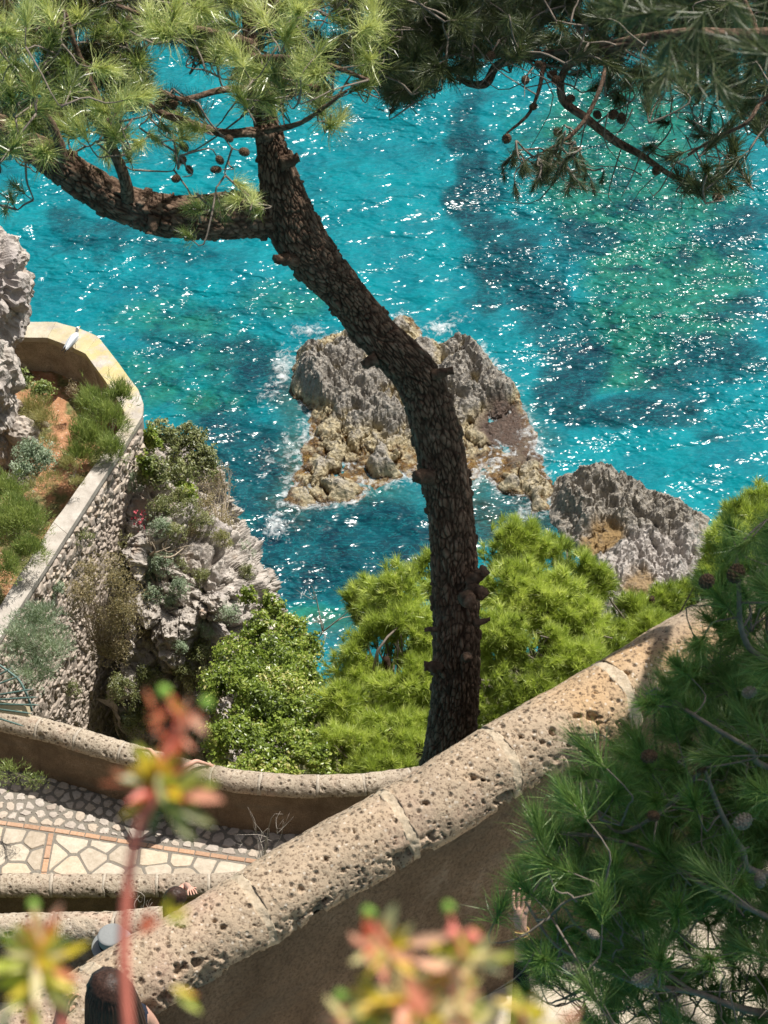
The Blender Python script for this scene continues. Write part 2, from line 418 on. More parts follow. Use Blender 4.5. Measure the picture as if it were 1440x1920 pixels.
MAT = dict(
    water=mat_water(), foam=mat_foam(), islet=mat_searock(True), shore=mat_searock(False, (.98, .97, .95)), cliff=mat_cliff(),
    tuff_near=mat_tuff('tuff', (.37, .285, .20), (.49, .385, .28)), tuff_far=mat_tuff('tuff_lower', (.40, .33, .25), (.47, .40, .31), 0.5, False),
    plaster=mat_plaster(), pale_plaster=mat_plaster('pale_plaster', np.array([2.1, 2.45, 2.7])), bark=mat_bark(), soil=mat_soil(), concrete=mat_concrete(),
    mortar=mat_stone('mortar', (.38, .30, .21), (.58, .49, .37), 40, False), rubble_mortar=mat_stone('rubble_mortar', (.20, .175, .15), (.34, .30, .26), 20, False), mortar_far=mat_stone('mortar_lower', (.34, .29, .23), (.50, .44, .36), 30, False), joint=mat_stone('grey_joint', (.15, .135, .11), (.25, .225, .19), 30, False),
    flag=mat_stone('flagstone', (.42, .365, .285), (.60, .535, .44), 12), cobble=mat_stone('cobble', (.36, .32, .28), (.56, .50, .44), 18),
    brick=mat_stone('brick', (.40, .25, .16), (.56, .38, .27), 25), rubble=mat_stone('rubble', (.33, .28, .24), (.57, .505, .44), 12),
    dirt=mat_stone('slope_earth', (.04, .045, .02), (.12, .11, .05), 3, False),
    twig=flat('twig', (.20, .165, .135), 0.8), twig_pale=flat('pale_twig', (.42, .37, .32), 0.8), dead=flat('dead_wood', (.38, .31, .23), 0.9),
    cone=flat('cone_brown', (.11, .065, .035), 0.7, 0.3, 0.5, 60), cone_grey=flat('cone_grey', (.30, .25, .20), 0.7, 0.3, 0.3, 60),
    cutwood=flat('cut_wood', (.16, .11, .085), 0.9, 0.2, 0.5, 20),
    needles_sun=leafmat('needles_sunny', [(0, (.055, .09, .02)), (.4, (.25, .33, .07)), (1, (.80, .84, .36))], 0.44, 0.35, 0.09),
    needles_shaded=leafmat('needles_shaded', [(0, (.03, .035, .014)), (.6, (.075, .09, .03)), (.9, (.14, .15, .05)), (1, (.22, .15, .06))], 0.3),  # inner needles, darker and browner to paint the shade inside the crown
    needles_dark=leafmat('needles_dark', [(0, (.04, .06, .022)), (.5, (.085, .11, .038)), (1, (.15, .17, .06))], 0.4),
    needles_bough=leafmat('needles_bough', [(0, (.07, .14, .032)), (.5, (.185, .30, .065)), (1, (.34, .46, .13))], 0.45),
    crown=leafmat('pine_crown', [(0, (.14, .20, .035)), (.5, (.46, .58, .10)), (1, (.78, .86, .27))], 0.48),
    mastic=leafmat('mastic_leaves', [(0, (.085, .125, .018)), (.5, (.24, .335, .045)), (.85, (.42, .50, .10)), (1, (.62, .58, .23))], 0.42, 0.35, 0.04),
    olive=leafmat('olive_leaves', [(0, (.10, .125, .035)), (.5, (.23, .26, .09)), (1, (.40, .40, .18))], 0.35),
    greygreen=leafmat('grey_green', [(0, (.16, .22, .13)), (.5, (.33, .42, .27)), (1, (.52, .60, .43))], 0.35),
    drybush=leafmat('dry_bush', [(0, (.15, .13, .05)), (.5, (.32, .265, .12)), (1, (.55, .45, .26))], 0.3),
    sapling=leafmat('sapling', [(0, (.11, .16, .04)), (.5, (.28, .37, .10)), (1, (.48, .56, .20))], 0.42),
    grassy=leafmat('grassy', [(0, (.17, .18, .05)), (.5, (.38, .38, .14)), (1, (.60, .55, .28))], 0.4),
    pink=flat('pink_flower', (.62, .12, .15), 0.6),
)

# ================================================================== SEA AND TERRAIN
def sea():
    def lin(a, b, n): return np.linspace(a, b, n, endpoint=False)
    xs = np.concatenate([-np.geomspace(3000, 24, 14), lin(-23, 23, 184), np.geomspace(23, 3000, 14)])
    ys = np.concatenate([[-2500, -600, -150, 0, 30, 45], lin(50, 132, 300), np.geomspace(132, 5000, 14)])
    X, Y = np.meshgrid(xs, ys, indexing='ij')
    x, y = X.ravel(), Y.ravel()
    z = np.zeros_like(x)
    core = (np.abs(x) < 60) & (y > 40) & (y < 200)
    q = np.stack([x[core], y[core], 0*x[core]], -1)
    # pixel coordinates of the sea floor marks (where reefs, sand and shelf lie)
    wx = x + np.where(core, 0, 0); D = y*ct + CAMZ*st; D = np.maximum(D, 5)
    v = y*st - CAMZ*ct
    u_ = 720 + x/D*FPX; v_ = 960 - v/D*FPX
    wr = np.zeros((len(x), 2)); wr[core, 0] = fbm(q*0.28, 4, 3)*75; wr[core, 1] = fbm(q*0.28, 4, 9)*60
    u_ = u_ + wr[:, 0]; v_ = v_ + wr[:, 1]
    def blobs(L):
        r = np.zeros(len(x))
        for (a, b, sx, sy, k) in L:
            r = np.maximum(r, k*np.exp(-(((u_-a)/sx)**2 + ((v_-b)/sy)**2)**1.3))
        return r
    reef = blobs([(880,250,45,90,.8),(905,380,50,110,.95),(940,500,60,90,.85),(1000,580,70,80,.9),(1080,690,70,90,1.05),(1210,765,150,42,1.05),
                  (1330,690,130,60,.75),(1090,470,100,50,.8),(1390,440,90,40,.75),(1200,400,70,30,.5),(1400,590,90,40,.6),(1180,640,70,40,.45),
                  (640,1020,250,85,1.25),(470,900,90,110,1.1),(440,820,110,60,.8),(480,700,90,60,.75),(250,470,230,45,.55),(300,560,160,30,.4),(330,660,150,35,.55),
                  (160,420,120,50,.55),(930,960,110,50,1.1),(420,590,70,30,.5),(560,1100,120,40,.75),(520,420,60,40,.5)])
    gust = blobs([(1150,450,260,260,1.0),(450,560,160,120,.5),(1000,560,80,80,.6)])
    green = blobs([(1180,380,220,110,.95),(1280,520,190,100,1.0),(1180,240,240,120,.8),(1230,640,190,80,1.1),(530,560,120,50,.55),(330,620,190,60,.6),(590,1160,120,45,.75),
                   (410,760,90,50,.7),(440,690,130,70,.6),(300,720,140,60,.6),(420,950,50,80,.6)])
    shelf = blobs([(560,860,45,110,.75),(560,740,40,60,.55),(700,930,120,35,.6),(900,900,60,60,.6),(960,960,60,35,.6),(520,960,40,40,.5),(1010,800,40,60,.4),(640,1190,60,40,.45)])
    o = mk('sea', np.stack([x, y, z], -1), grid_faces(len(xs), len(ys)), MAT['water'], None, True, {'gust': gust, 'reef': reef, 'green': green, 'shelf': shelf})
    tag(o, kind='structure')
sea()

HT_I = None
def heightfield_rock(name, label, poly_px, z0, ctrl, res, mat, block=1.3, fine=0.3, bed=None, pale=None, edge=0.9, seed=0, strata=0.0, rough=1.0, hs=1.0, stones=None):
    """a rock in the sea: footprint traced at sea level, heights by control points, broken into blocks, ridged and pitted"""
    poly = [PZ(a, b, z0) for a, b in poly_px]
    pl = [(p.x, p.y) for p in poly]
    x0, x1 = min(p[0] for p in pl)-.8, max(p[0] for p in pl)+.8; y0, y1 = min(p[1] for p in pl)-.8, max(p[1] for p in pl)+.8
    xs = np.arange(x0, x1, res); ys = np.arange(y0, y1, res)
    X, Y = np.meshgrid(xs, ys, indexing='ij'); x, y = X.ravel(), Y.ravel()
    q = np.stack([x, y, 0*x], -1)
    wx = x + fbm(q*0.9, 4, seed+1)*0.55; wy = y + fbm(q*0.9, 4, seed+5)*0.55
    ins = inpoly(wx, wy, pl); d = polydist(wx, wy, pl)*np.where(ins, 1, -1)
    cp = [(PZ(a, b + h*20, 0), h, s) for (a, b, h, s) in ctrl]
    num = 0; den = 1e-6
    for p, h, s in cp:
        g = np.exp(-(((x-p.x)**2 + ((y-p.y)/1.25)**2)/(s*s))); num = num + g*h; den = den + g
    H = num/den*hs
    w3 = np.stack([wx, wy, 0*x], -1)
    f1, f2, idr = worley(w3/block, seed+20)
    crack = sstep(0.0, 0.16, f2-f1)
    g1, g2, jdr = worley(w3/(block*0.36), seed+40)
    crack2 = sstep(0.0, 0.18, g2-g1)
    z = H*(0.68+0.42*(.5+(idr-.5)*rough)) + (jdr-0.5)*0.42*rough*np.clip(H, 0.2, 1.2)
    z = z*(0.62+0.38*crack) - (1-crack2)*0.16*np.clip(H, 0.1, 1)
    for k, (a_, b_, R_, h_) in enumerate(stones or []):
        p = PZ(a_, b_ + h_*24, .2); m_ = mpp(depth(p)); R_ = R_*m_
        dx, dy = wx-p.x, (wy-p.y)/1.15; an = np.arctan2(dy, dx)
        rr_ = np.hypot(dx, dy)/R_*(1+.22*np.sin(an*3+k)+.14*np.sin(an*5+k*2.1)) + .34*fbm(q*2.6/R_*.5+k, 4, seed+k) + .10*np.abs(vnoise(q*5+k, seed))
        tilt = ((k*.37) % 1-.5)*.5*dx + ((k*.71) % 1-.35)*.4*dy
        dome = h_*np.clip(1-np.clip(rr_, 0, 1.2)**2.4, 0, 1)**.6 + tilt + .16*h_*fbm(q*3.2, 3, seed+9)*(rr_ < 1)
        z = np.where(rr_ < 1, np.maximum(z, z*.35 + dome), z - .22*sstep(1.25, 1.0, rr_))
    H = np.maximum(H, np.clip(z, 0, 1.2)*.8)
    z += (ridged(q*1.5, 5, seed+60, 0.5)-0.62)*fine*1.1*rough*np.clip(H+.15, 0.15, 1.2)
    for cell, am, sd_ in ((.55, .26, 80), (.26, .19, 84), (.12, .09, 88)):
        p1, p2, pr_ = worley((q + .05*np.stack([wx, wy, 0*x], -1))/cell, seed+sd_)
        z -= (1-sstep(0.12, 0.5, p1))*am*(pr_ > .35)*np.clip(H, 0.15, 1) - (pr_-.5)*am*.55*np.clip(H, 0.15, 1)
    if strata: z += np.sin((x*0.8+y*0.55+fbm(q*0.5, 3, 2)*1.6)*strata)*0.13
    e = sstep(-0.25, edge, d)
    z = z*e - 1.3*(1-sstep(-0.7, 0.1, d))
    at = {}
    at['bed'] = np.zeros(len(x)); at['pale'] = np.zeros(len(x))
    for key, L in (('bed', bed), ('pale', pale)):
        for (a, b, s, k) in (L or []):
            p = PZ(a, b, 0.4); at[key] = np.maximum(at[key], k*sstep(1.0, 0.55, np.hypot(x-p.x, (y-p.y)/1.2)/s + fbm(q*1.5, 3, 5)*0.3))
    z = z + at['bed']*.75*(np.minimum(z, .32*H+.1*fbm(q*2, 3, 3)*H) - z)
    F = grid_faces(len(xs), len(ys)); keep = (z[F] > -0.55).any(1) & (d[F] > -1.2).any(1); F = F[keep]
    used = np.unique(F); mp = np.full(len(x), -1); mp[used] = np.arange(len(used))
    V = np.stack([x, y, z], -1)[used]
    o = mk(name, V, mp[F], mat, None, False, {k: a[used] for k, a in at.items()})
    tag(o, label, 'rock'); return o
ISLET = [(552,700),(556,660),(590,640),(640,628),(700,630),(728,605),(752,590),(785,618),(800,650),(850,640),(905,648),(940,705),(975,755),(1000,805),(1020,850),(1030,905),(1036,962),
         (1000,962),(985,930),(950,925),(915,900),(870,915),(800,905),(740,900),(700,915),(670,945),(620,950),(560,958),(530,945),(538,905),(556,860),(566,800),(580,775),(556,740)]
heightfield_rock('rock_islet', 'jagged grey and ochre rock islet rising from the turquoise sea behind the trunk', ISLET, 0.0,
    [(600,690,2.1,1.3),(570,720,1.7,.9),(660,680,2.0,1.1),(760,640,1.3,1.0),(800,670,1.0,.9),(880,680,2.2,1.3),(920,700,1.9,1.0),(690,760,2.0,1.2),(770,730,2.0,1.2),(840,770,1.6,1.1),
     (640,790,1.0,.8),(590,800,.55,.8),(610,850,.7,.9),(600,895,.8,.8),(640,930,.5,.7),(560,930,.35,.7),(700,830,.9,.8),(730,850,1.1,.7),(680,890,.12,.7),(760,890,.05,.9),
     (930,790,.4,1.2),(970,820,.35,1.0),(890,810,.9,.9),(900,860,.0,1.0),(940,850,.1,.8),(1000,880,1.1,.8),(1000,930,1.0,.8),(960,900,.7,.6)],
    0.055, MAT['islet'], 1.5, 0.28, bed=[(945,790,1.5,1.0),(985,830,1.2,.8)], seed=3, rough=.8, hs=.55,
    stones=[(600,692,58,1.35),(570,660,30,.8),(655,655,42,1.1),(690,700,48,1.1),(648,742,40,.95),(700,765,44,1.0),(748,604,26,.75),(795,655,36,.8),(850,690,48,1.15),(895,660,40,1.2),(930,715,42,1.1),(890,742,38,.9),(860,760,30,.7),
            (720,845,34,.85),(612,800,28,.5),(662,795,32,.65),(598,868,34,.55),(640,905,30,.6),(556,925,28,.4),(1000,860,24,.55),(1008,915,34,.75),(955,900,28,.6),(625,838,26,.45),(770,720,40,.9),(820,810,34,.7),(905,800,30,.5),(580,745,24,.7),(780,790,28,.6),(1022,940,26,.6),(1030,905,20,.5)])
heightfield_rock('shore_rock', 'grey pitted shore rock with pale cracked slabs above the green pine crowns',
    [(1022,945),(1040,895),(1100,872),(1150,880),(1190,900),(1240,925),(1290,955),(1325,975),(1330,1060),(1310,1160),(1200,1230),(1120,1180),(1100,1080),(1060,1010),(1035,985)], 0.0,
    [(1070,930,2.2,1.4),(1110,900,2.4,1.4),(1170,930,2.3,1.5),(1230,960,2.2,1.3),(1280,985,1.6,1.3),(1150,990,1.6,1.2),(1120,1010,.7,.9),(1220,1020,1.9,1.4),(1280,1050,2.1,1.4),(1190,1070,1.7,1.3),
     (1090,980,1.6,1.0),(1170,1120,1.6,1.5),(1250,1130,2.0,1.5),(1180,1180,2.0,1.6),(1060,990,1.3,1.0)],
    0.06, MAT['shore'], 0.95, 0.3, bed=[(1140,1005,.9,1.0),(1115,1020,.7,1.0),(1195,1100,.8,.9)], pale=[(1210,1065,2.1,1.0),(1165,1100,1.9,1.0),(1275,1065,1.9,1.0)], seed=50, strata=4.0, rough=.42, hs=.5,
    stones=[(1075,915,48,1.0),(1128,900,46,1.15),(1190,925,48,1.0),(1245,955,44,.9),(1098,960,42,.8),(1165,985,48,.75),(1225,1005,52,.8),(1288,1005,44,.8),(1150,1055,54,.7),(1215,1075,54,.75),(1200,1130,50,.7),(1275,1080,46,.8),(1052,955,26,.6),(1250,1140,46,.7)])

def foam():
    xs = np.arange(-6.5, 12, 0.12); ys = np.arange(64, 92, 0.14)
    X, Y = np.meshgrid(xs, ys, indexing='ij'); x, y = X.ravel(), Y.ravel()
    pl = [tuple(PZ(a, b, 0)[:2]) for a, b in ISLET]
    d = polydist(x, y, pl)*np.where(inpoly(x, y, pl), -1, 1)
    a = 0.33*np.exp(-np.clip(d, 0, None)/0.4)
    for (px, py, sx, sy, k) in [(530,690,26,50,1.0),(575,620,45,22,.8),(505,740,25,40,.75),(825,615,35,22,1.0),(850,600,40,20,.6),(520,985,32,32,1.0),(560,940,40,30,.7),(700,905,90,22,.75),(900,880,40,35,.85),
                           (990,965,40,20,.8),(500,870,25,60,.55),(540,850,25,70,.6),(440,950,30,30,.5),(940,920,40,14,.7)]:
        p = PZ(px, py, 0); s = mpp(100)
        a = np.maximum(a, .47*k*np.exp(-(((x-p.x)/(sx*s))**2 + ((y-p.y)/(sy*s*1.4))**2)))
    F = grid_faces(len(xs), len(ys)); F = F[(a[F] > 0.12).any(1)]
    used = np.unique(F); mp = np.full(len(x), -1); mp[used] = np.arange(len(used))
    z = 0.03 + 0.06*vnoise(np.stack([x, y, 0*x], -1)*1.5, 2)*a + 0.03
    o = mk('sea_foam', np.stack([x, y, z], -1)[used], mp[F], MAT['foam'], None, True, {'foam': a[used]})
    tag(o, 'white foam washing round the edges of the rock islet', 'foam', kind='stuff')
foam()

def hillside():
    """earth slope below the lower lane, hidden under trees and shrubs, running down to the sea"""
    xs = np.linspace(-26, 40, 130); ys = np.linspace(15.4, 76, 150)
    X, Y = np.meshgrid(xs, ys, indexing='ij')
    x, y = X.ravel(), Y.ravel()
    z = np.interp(y, [15.4, 16, 22.6, 23.2, 26.6, 28, 35, 45, 58, 66, 72, 76], [47.5, 47, 38.4, 37.5, 37.0, 35.5, 27.5, 17.0, 3.5, -0.8, -2, -2])
    z2 = np.interp(y, [15.4, 16, 22.6, 23.2, 26.6, 28, 35, 45, 58, 66, 72, 76], [47.5, 47, 38.4, 37.5, 37.0, 35.5, 28.8, 19.5, 6.6, 0.9, -1.0, -2])
    t = sstep(-.3, 2.5, x); z = z*(1-t) + z2*t
    q = np.stack([x, y, z], -1)
    z = z + fbm(q*0.25, 4, 4)*0.7*sstep(28, 31, y) - 0.4*sstep(28, 31, y)
    global HILL; HILL = (xs, ys, z.reshape(len(xs), len(ys)))
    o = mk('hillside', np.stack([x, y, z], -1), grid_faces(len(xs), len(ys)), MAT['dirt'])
    tag(o, kind='structure')
hillside()
def ground(x, y):
    xs, ys, Z = HILL
    i = np.clip(np.searchsorted(xs, x)-1, 0, len(xs)-2); j = np.clip(np.searchsorted(ys, y)-1, 0, len(ys)-2)
    a = np.clip((x-xs[i])/(xs[i+1]-xs[i]), 0, 1); b = np.clip((y-ys[j])/(ys[j+1]-ys[j]), 0, 1)
    return Z[i, j]*(1-a)*(1-b) + Z[i+1, j]*a*(1-b) + Z[i, j+1]*(1-a)*b + Z[i+1, j+1]*a*b

# ================================================================== WALLS AND LANES
def path_frames(pts):
    """horizontal side vector (towards the camera side) at every point of a path"""
    pts = np.asarray(pts, float); T = np.gradient(pts, axis=0); T[:, 2] = 0; T = unit(T)
    S = np.stack([T[:, 1], -T[:, 0], 0*T[:, 0]], -1)
    S = np.where(S[:, 1:2] > 0, -S, S)
    return S
def resample(pts, step):
    pts = np.asarray(pts, float); q = catmull(pts, 400)
    L = np.concatenate([[0], np.cumsum(np.linalg.norm(np.diff(q, axis=0), axis=1))])
    n = max(2, int(L[-1]/step)+1); t = np.linspace(0, L[-1], n)
    return np.stack([np.interp(t, L, q[:, k]) for k in range(3)], -1), t, L[-1]
def coping_profile(r, h, n, lip):
    """open half-round profile from the far lower edge over the top to the near lower edge: (side, up)"""
    a = np.linspace(0, math.pi, n)
    prof = [(-r*math.cos(t), h*math.sin(t)) for t in a]
    return np.array([(-r*0.80, -lip)] + [(-r, -lip*0.7)] + prof + [(r, -lip*0.7)] + [(r*0.80, -lip)])
def pits(p, amt, cell, seed, dens):
    f1, f2, idr = worley(p/cell, seed)
    size = 0.12+0.30*((idr*7.13) % 1)
    hole = (idr < dens)*sstep(size, size*0.55, f1)
    return -amt*hole*(0.5+0.5*((idr*3.7) % 1))
def make_coping(wall, path, r, h, lip, joints, mat, step, nprof, near, seed):
    """coping stones between the joints (arc lengths) with mortar bands standing between them"""
    pts, t, L = resample(path, step)
    S = path_frames(pts)
    prof = coping_profile(r, h, nprof, lip)
    js = [j for j in joints if 0.05 < j < L-0.05]
    mw = 0.024 if near else 0.022
    ed = [0.0]
    for j in js: ed += [j-mw, j+mw]
    ed += [L]
    def seg(a, b, dr, name, m, disp, ea, eb):
        n = max(2, int((b-a)/step)+1); tt = np.linspace(a, b, n)
        q = np.stack([np.interp(tt, t, pts[:, k]) for k in range(3)], -1)
        pr = prof*np.array([1+dr/r, 1+dr/h])
        jj = np.linspace(0, 1, len(prof)); ws = 0.034 if near else 0.02
        def edge(e): return ws*fbm(np.stack([jj*3.2, 0*jj+e*5.3, 0*jj+seed], -1), 3, 2)
        u_ = np.linspace(0, 1, n); w0 = np.clip(1-u_*(b-a)/.12, 0, 1) if disp else 1-u_; w1 = np.clip(1-(1-u_)*(b-a)/.12, 0, 1) if disp else u_
        tij = np.clip(tt[:, None] + w0[:, None]*edge(ea)[None] + w1[:, None]*edge(eb)[None], 0, L)
        Q = np.stack([np.interp(tij, t, pts[:, k]) for k in range(3)], -1); SS = np.stack([np.interp(tij, t, S[:, k]) for k in range(3)], -1)
        G = Q + SS*pr[None, :, 0:1] + np.array([0, 0, 1.0])*pr[None, :, 1:2]
        N = normals_grid(G); 
        if np.mean(N[:, nprof//2+2, 2]) < 0: N = -N
        sh = G.shape; p = G.reshape(-1, 3); Nn = N.reshape(-1, 3)
        if disp:
            d = 0.020*fbm(p*2.2, 3, seed) + 0.010*fbm(p*9, 4, seed+3)
            if near:
                pw = p + .012*np.stack([vnoise(p*40, 1), vnoise(p*40, 2), vnoise(p*40, 3)], -1)
                den = np.clip(.9+1.1*fbm(p*.9, 2, seed+77), .25, 1.6)
                d += pits(pw, 0.06, 0.125, seed+9, 0.13*den) + pits(pw, 0.045, 0.058, seed+19, 0.30*den) + pits(pw, 0.026, 0.030, seed+29, 0.45*den)
                sidev = np.tile(np.abs(pr[:, 0])/r, sh[0])
                d += -0.045*sstep(0.85, 1.0, sidev)*(fbm(p*6, 3, seed+55) > -0.05)*np.abs(fbm(p*11, 3, seed+51))*2
            else:
                d += pits(p, 0.05, 0.13, seed+9, 0.28) + 0.012*fbm(p*14, 3, seed+12)
            p = p + Nn*d[:, None]
        else:
            p = p + Nn*(0.020*fbm(p*2.2, 3, seed) + 0.010*fbm(p*12, 4, seed+7) + .006*fbm(p*40, 2, seed+8))[:, None]
        V = p; F = grid_faces(sh[0], sh[1])
        k = sh[1]; c0 = len(V); V = np.vstack([V, q[0], q[-1]])
        e = np.arange(k-1)
        cap = np.vstack([np.stack([np.full(k-1, c0), e, e+1, e+1], -1), np.stack([np.full(k-1, c0+1), (sh[0]-1)*k+e+1, (sh[0]-1)*k+e, (sh[0]-1)*k+e], -1)])
        F3 = np.vstack([F[:, [0,1,2]], F[:, [0,2,3]], cap[:, :3]])
        return mk(name, V, F3, m, wall)
    for i in range(0, len(ed)-1):
        a, b = ed[i], ed[i+1]
        if i % 2 == 0: seg(a, b, 0, 'coping_stone', mat, True, i, i+1)
        else: seg(a-0.006, b+0.006, -0.003, 'mortar_joint', MAT['mortar'] if near else MAT['mortar_far'], False, i, i+1)
    return pts, S
def wall_body(wall, pts, S, half, top, near_h, far_h, mat, name='wall_face', step_v=0.06, near_disp=0.02, seed=0):
    """masonry under the coping: near face, far face; heights measured below the coping axis"""
    for side, hgt in ((1, near_h), (-1, far_h)):
        n = max(2, int(min(hgt, 3)/step_v))
        zz = -top - np.linspace(0, hgt-top, n)
        bat = np.linspace(0, hgt-top, n)*0.03
        G = pts[:, None, :] + side*S[:, None, :]*(half+bat)[None, :, None] + np.array([0, 0, 1.0])*zz[None, :, None]
        p = G.reshape(-1, 3); N = np.repeat(side*S, n, axis=0)
        p = p + N*(near_disp*fbm(p*1.6, 4, seed) + 0.4*near_disp*fbm(p*9, 3, seed+4))[:, None]
        mk(name, p, grid_faces(len(pts), n), mat, wall)

# ---- near parapet (upper lane)
def near_wall():
    ax = [(-260, 2148, 11.15), (0, 1993, 11.4), (300, 1814, 11.72), (620, 1624, 12.08), (940, 1433, 12.42), (1240, 1257, 12.75), (1560, 1070, 13.15), (2000, 806, 13.7), (2500, 506, 14.3)]
    path = [P(*a) for a in ax]
    wl = thing('parapet_wall', 'sunlit pitted tuff parapet with rounded coping running diagonally in front of the leaning pine', 'wall', path[3])
    pts, t, L = resample(path, 0.02)
    D = np.array([depth(p) for p in pts]); pxs = 720 + pts[:, 0]/D*FPX
    joints = [float(np.interp(x, pxs, t)) for x in (-90, 195, 470, 735, 935, 1150, 1380, 1600, 1830, 2080, 2300)]
    pts, S = make_coping(wl, path, 0.205, 0.20, 0.05, joints, MAT['tuff_near'], 0.0072, 96, True, 5)
    k = max(1, len(pts)//380)
    wall_body(wl, pts[::k], S[::k], 0.175, 0.03, 2.3, 9.0, MAT['plaster'], seed=8)
    return pts, S
NWP, NWS = near_wall()
def lane_drop(x): return -np.interp(x, [-1.6, -1.2, .76, 2.5, 5], [1.0, 1.05, 1.62, 1.9, 2.1])
def near_lane():
    """upper lane on the camera side of the near parapet, rising with it"""
    k = max(1, len(NWP)//60); p = NWP[::k]; s = NWS[::k]
    W = np.linspace(0.10, 3.6, 60)
    G = p[:, None, :] + s[:, None, :]*W[None, :, None] + np.array([0, 0, 1.0])*lane_drop(p[:, 0])[:, None, None]
    V = G.reshape(-1, 3); V = V + np.array([0, 0, 1])*(0.012*fbm(V*3, 3, 3))[:, None]
    o = mk('upper_lane', V, grid_faces(len(p), len(W)), MAT['flag']); tag(o, kind='structure')
near_lane()
def lane_a_z(x):
    return float(np.interp(x, NWP[:, 0], NWP[:, 2])) + float(lane_drop(x))
def near_axis(x):
    return np.array([np.interp(x, NWP[:, 0], NWP[:, k]) for k in range(3)])

# ---- lower lane: far parapet (curved) and near parapet, paved between
ZC = 40.15            # height of the coping axis of the lower lane
ZL = 39.20            # lower lane surface
far_ax = [PZ(a, b+20, ZC) for a, b in [(-160,1300),(0,1331),(100,1354),(200,1384),(300,1413),(400,1438),(480,1450),(560,1455),(650,1454),(750,1445),(850,1428),(960,1400)]]
near1_ax = [PZ(a, b+17, ZC) for a, b in [(-160,1646),(0,1645),(150,1645),(300,1645),(430,1643),(560,1630),(680,1605)]]
def lower_walls():
    wl = thing('parapet_wall', 'curved brown parapet with rounded tuff coping below the dark green shrubs', 'wall', far_ax[4])
    pts, t, L = resample(far_ax, 0.03)
    js = list(np.arange(0.6, L, 0.78) + rng.uniform(-.08, .08, len(np.arange(0.6, L, 0.78))))
    pts, S = make_coping(wl, far_ax, 0.20, 0.19, 0.05, js, MAT['tuff_far'], 0.028, 22, False, 15)
    wall_body(wl, pts[::3], S[::3], 0.165, 0.03, 1.02, 4.5, MAT['plaster'], seed=18, near_disp=0.03)
    w1 = thing('parapet_wall', 'short straight tuff parapet along the near edge of the pale paved lane', 'wall', near1_ax[3])
    pts, t, L = resample(near1_ax, 0.03)
    js = list(np.arange(0.5, L, 0.8))
    pts, S = make_coping(w1, near1_ax, 0.20, 0.19, 0.05, js, MAT['tuff_far'], 0.028, 22, False, 25)
    wall_body(w1, pts[::3], S[::3], 0.165, 0.03, 3.2, 1.0, MAT['plaster'], seed=28, near_disp=0.03)
lower_walls()

# Voronoi stones by half-plane clipping
def clip(poly, n, c):
    out = []
    for i in range(len(poly)):
        a, b = poly[i], poly[(i+1) % len(poly)]
        da, db = a@n - c, b@n - c
        if da <= 0: out.append(a)
        if (da < 0 < db) or (db < 0 < da): out.append(a + (b-a)*(da/(da-db)))
    return out
def voronoi_cells(seeds, bound):
    cells = []
    for i, s in enumerate(seeds):
        poly = [np.array(b, float) for b in bound]
        d = np.hypot(*(seeds-s).T); order = np.argsort(d)[1:22]
        for j in order:
            o = seeds[j]; n = o-s
            poly = clip(poly, n, (o@o - s@s)/2)
            if len(poly) < 3: break
        cells.append(poly)
    return cells
def poisson(bound, r, n=4000):
    b = np.array(bound); lo, hi = b.min(0), b.max(0); out = []
    cand = rng.uniform(lo, hi, (n, 2)); cand = cand[inpoly(cand[:, 0], cand[:, 1], bound)]
    for c in cand:
        if all((c[0]-o[0])**2+(c[1]-o[1])**2 > r*r for o in out): out.append(c)
    return np.array(out)
def stone_mesh(poly, gap, rnd, z, hgt, jit=0.0):
    """one paving stone: rounded outline, chamfered top"""
    c = np.mean(poly, axis=0); pts = []
    n = len(poly)
    area = 0.5*abs(sum(poly[i][0]*poly[(i+1)%n][1]-poly[(i+1)%n][0]*poly[i][1] for i in range(n)))
    if area < 0.002: return None
    R = math.sqrt(area/math.pi); k = max(0.3, 1-gap/R)
    for i in range(n):
        a, b, d = poly[i-1], poly[i], poly[(i+1) % n]
        for t in (a*rnd+b*(1-rnd), b*(1-rnd*.35) + (a+d)*rnd*.175, b*(1-rnd)+d*rnd):
            pts.append(c + (t-c)*k)
    pts = np.array(pts); m = len(pts)
    pts = pts + rng.normal(0, jit*R, pts.shape)
    top = c + (pts-c)*(1-0.012/R if R > .06 else .85)
    zt = z + hgt + rng.normal(0, 0.003); tilt = rng.normal(0, 0.012, 2)
    V = np.vstack([np.c_[pts, np.full(m, z-0.03)], np.c_[pts, np.full(m, zt-0.012)], np.c_[top, zt + (top-c)@tilt], [[c[0], c[1], zt+0.006]]])
    e = np.arange(m); e2 = (e+1) % m
    F = [np.stack([e, e2, m+e2], -1), np.stack([e, m+e2, m+e], -1), np.stack([m+e, m+e2, 2*m+e2], -1), np.stack([m+e, 2*m+e2, 2*m+e], -1), np.stack([2*m+e, 2*m+e2, np.full(m, 3*m)], -1)]
    return V, np.vstack(F)

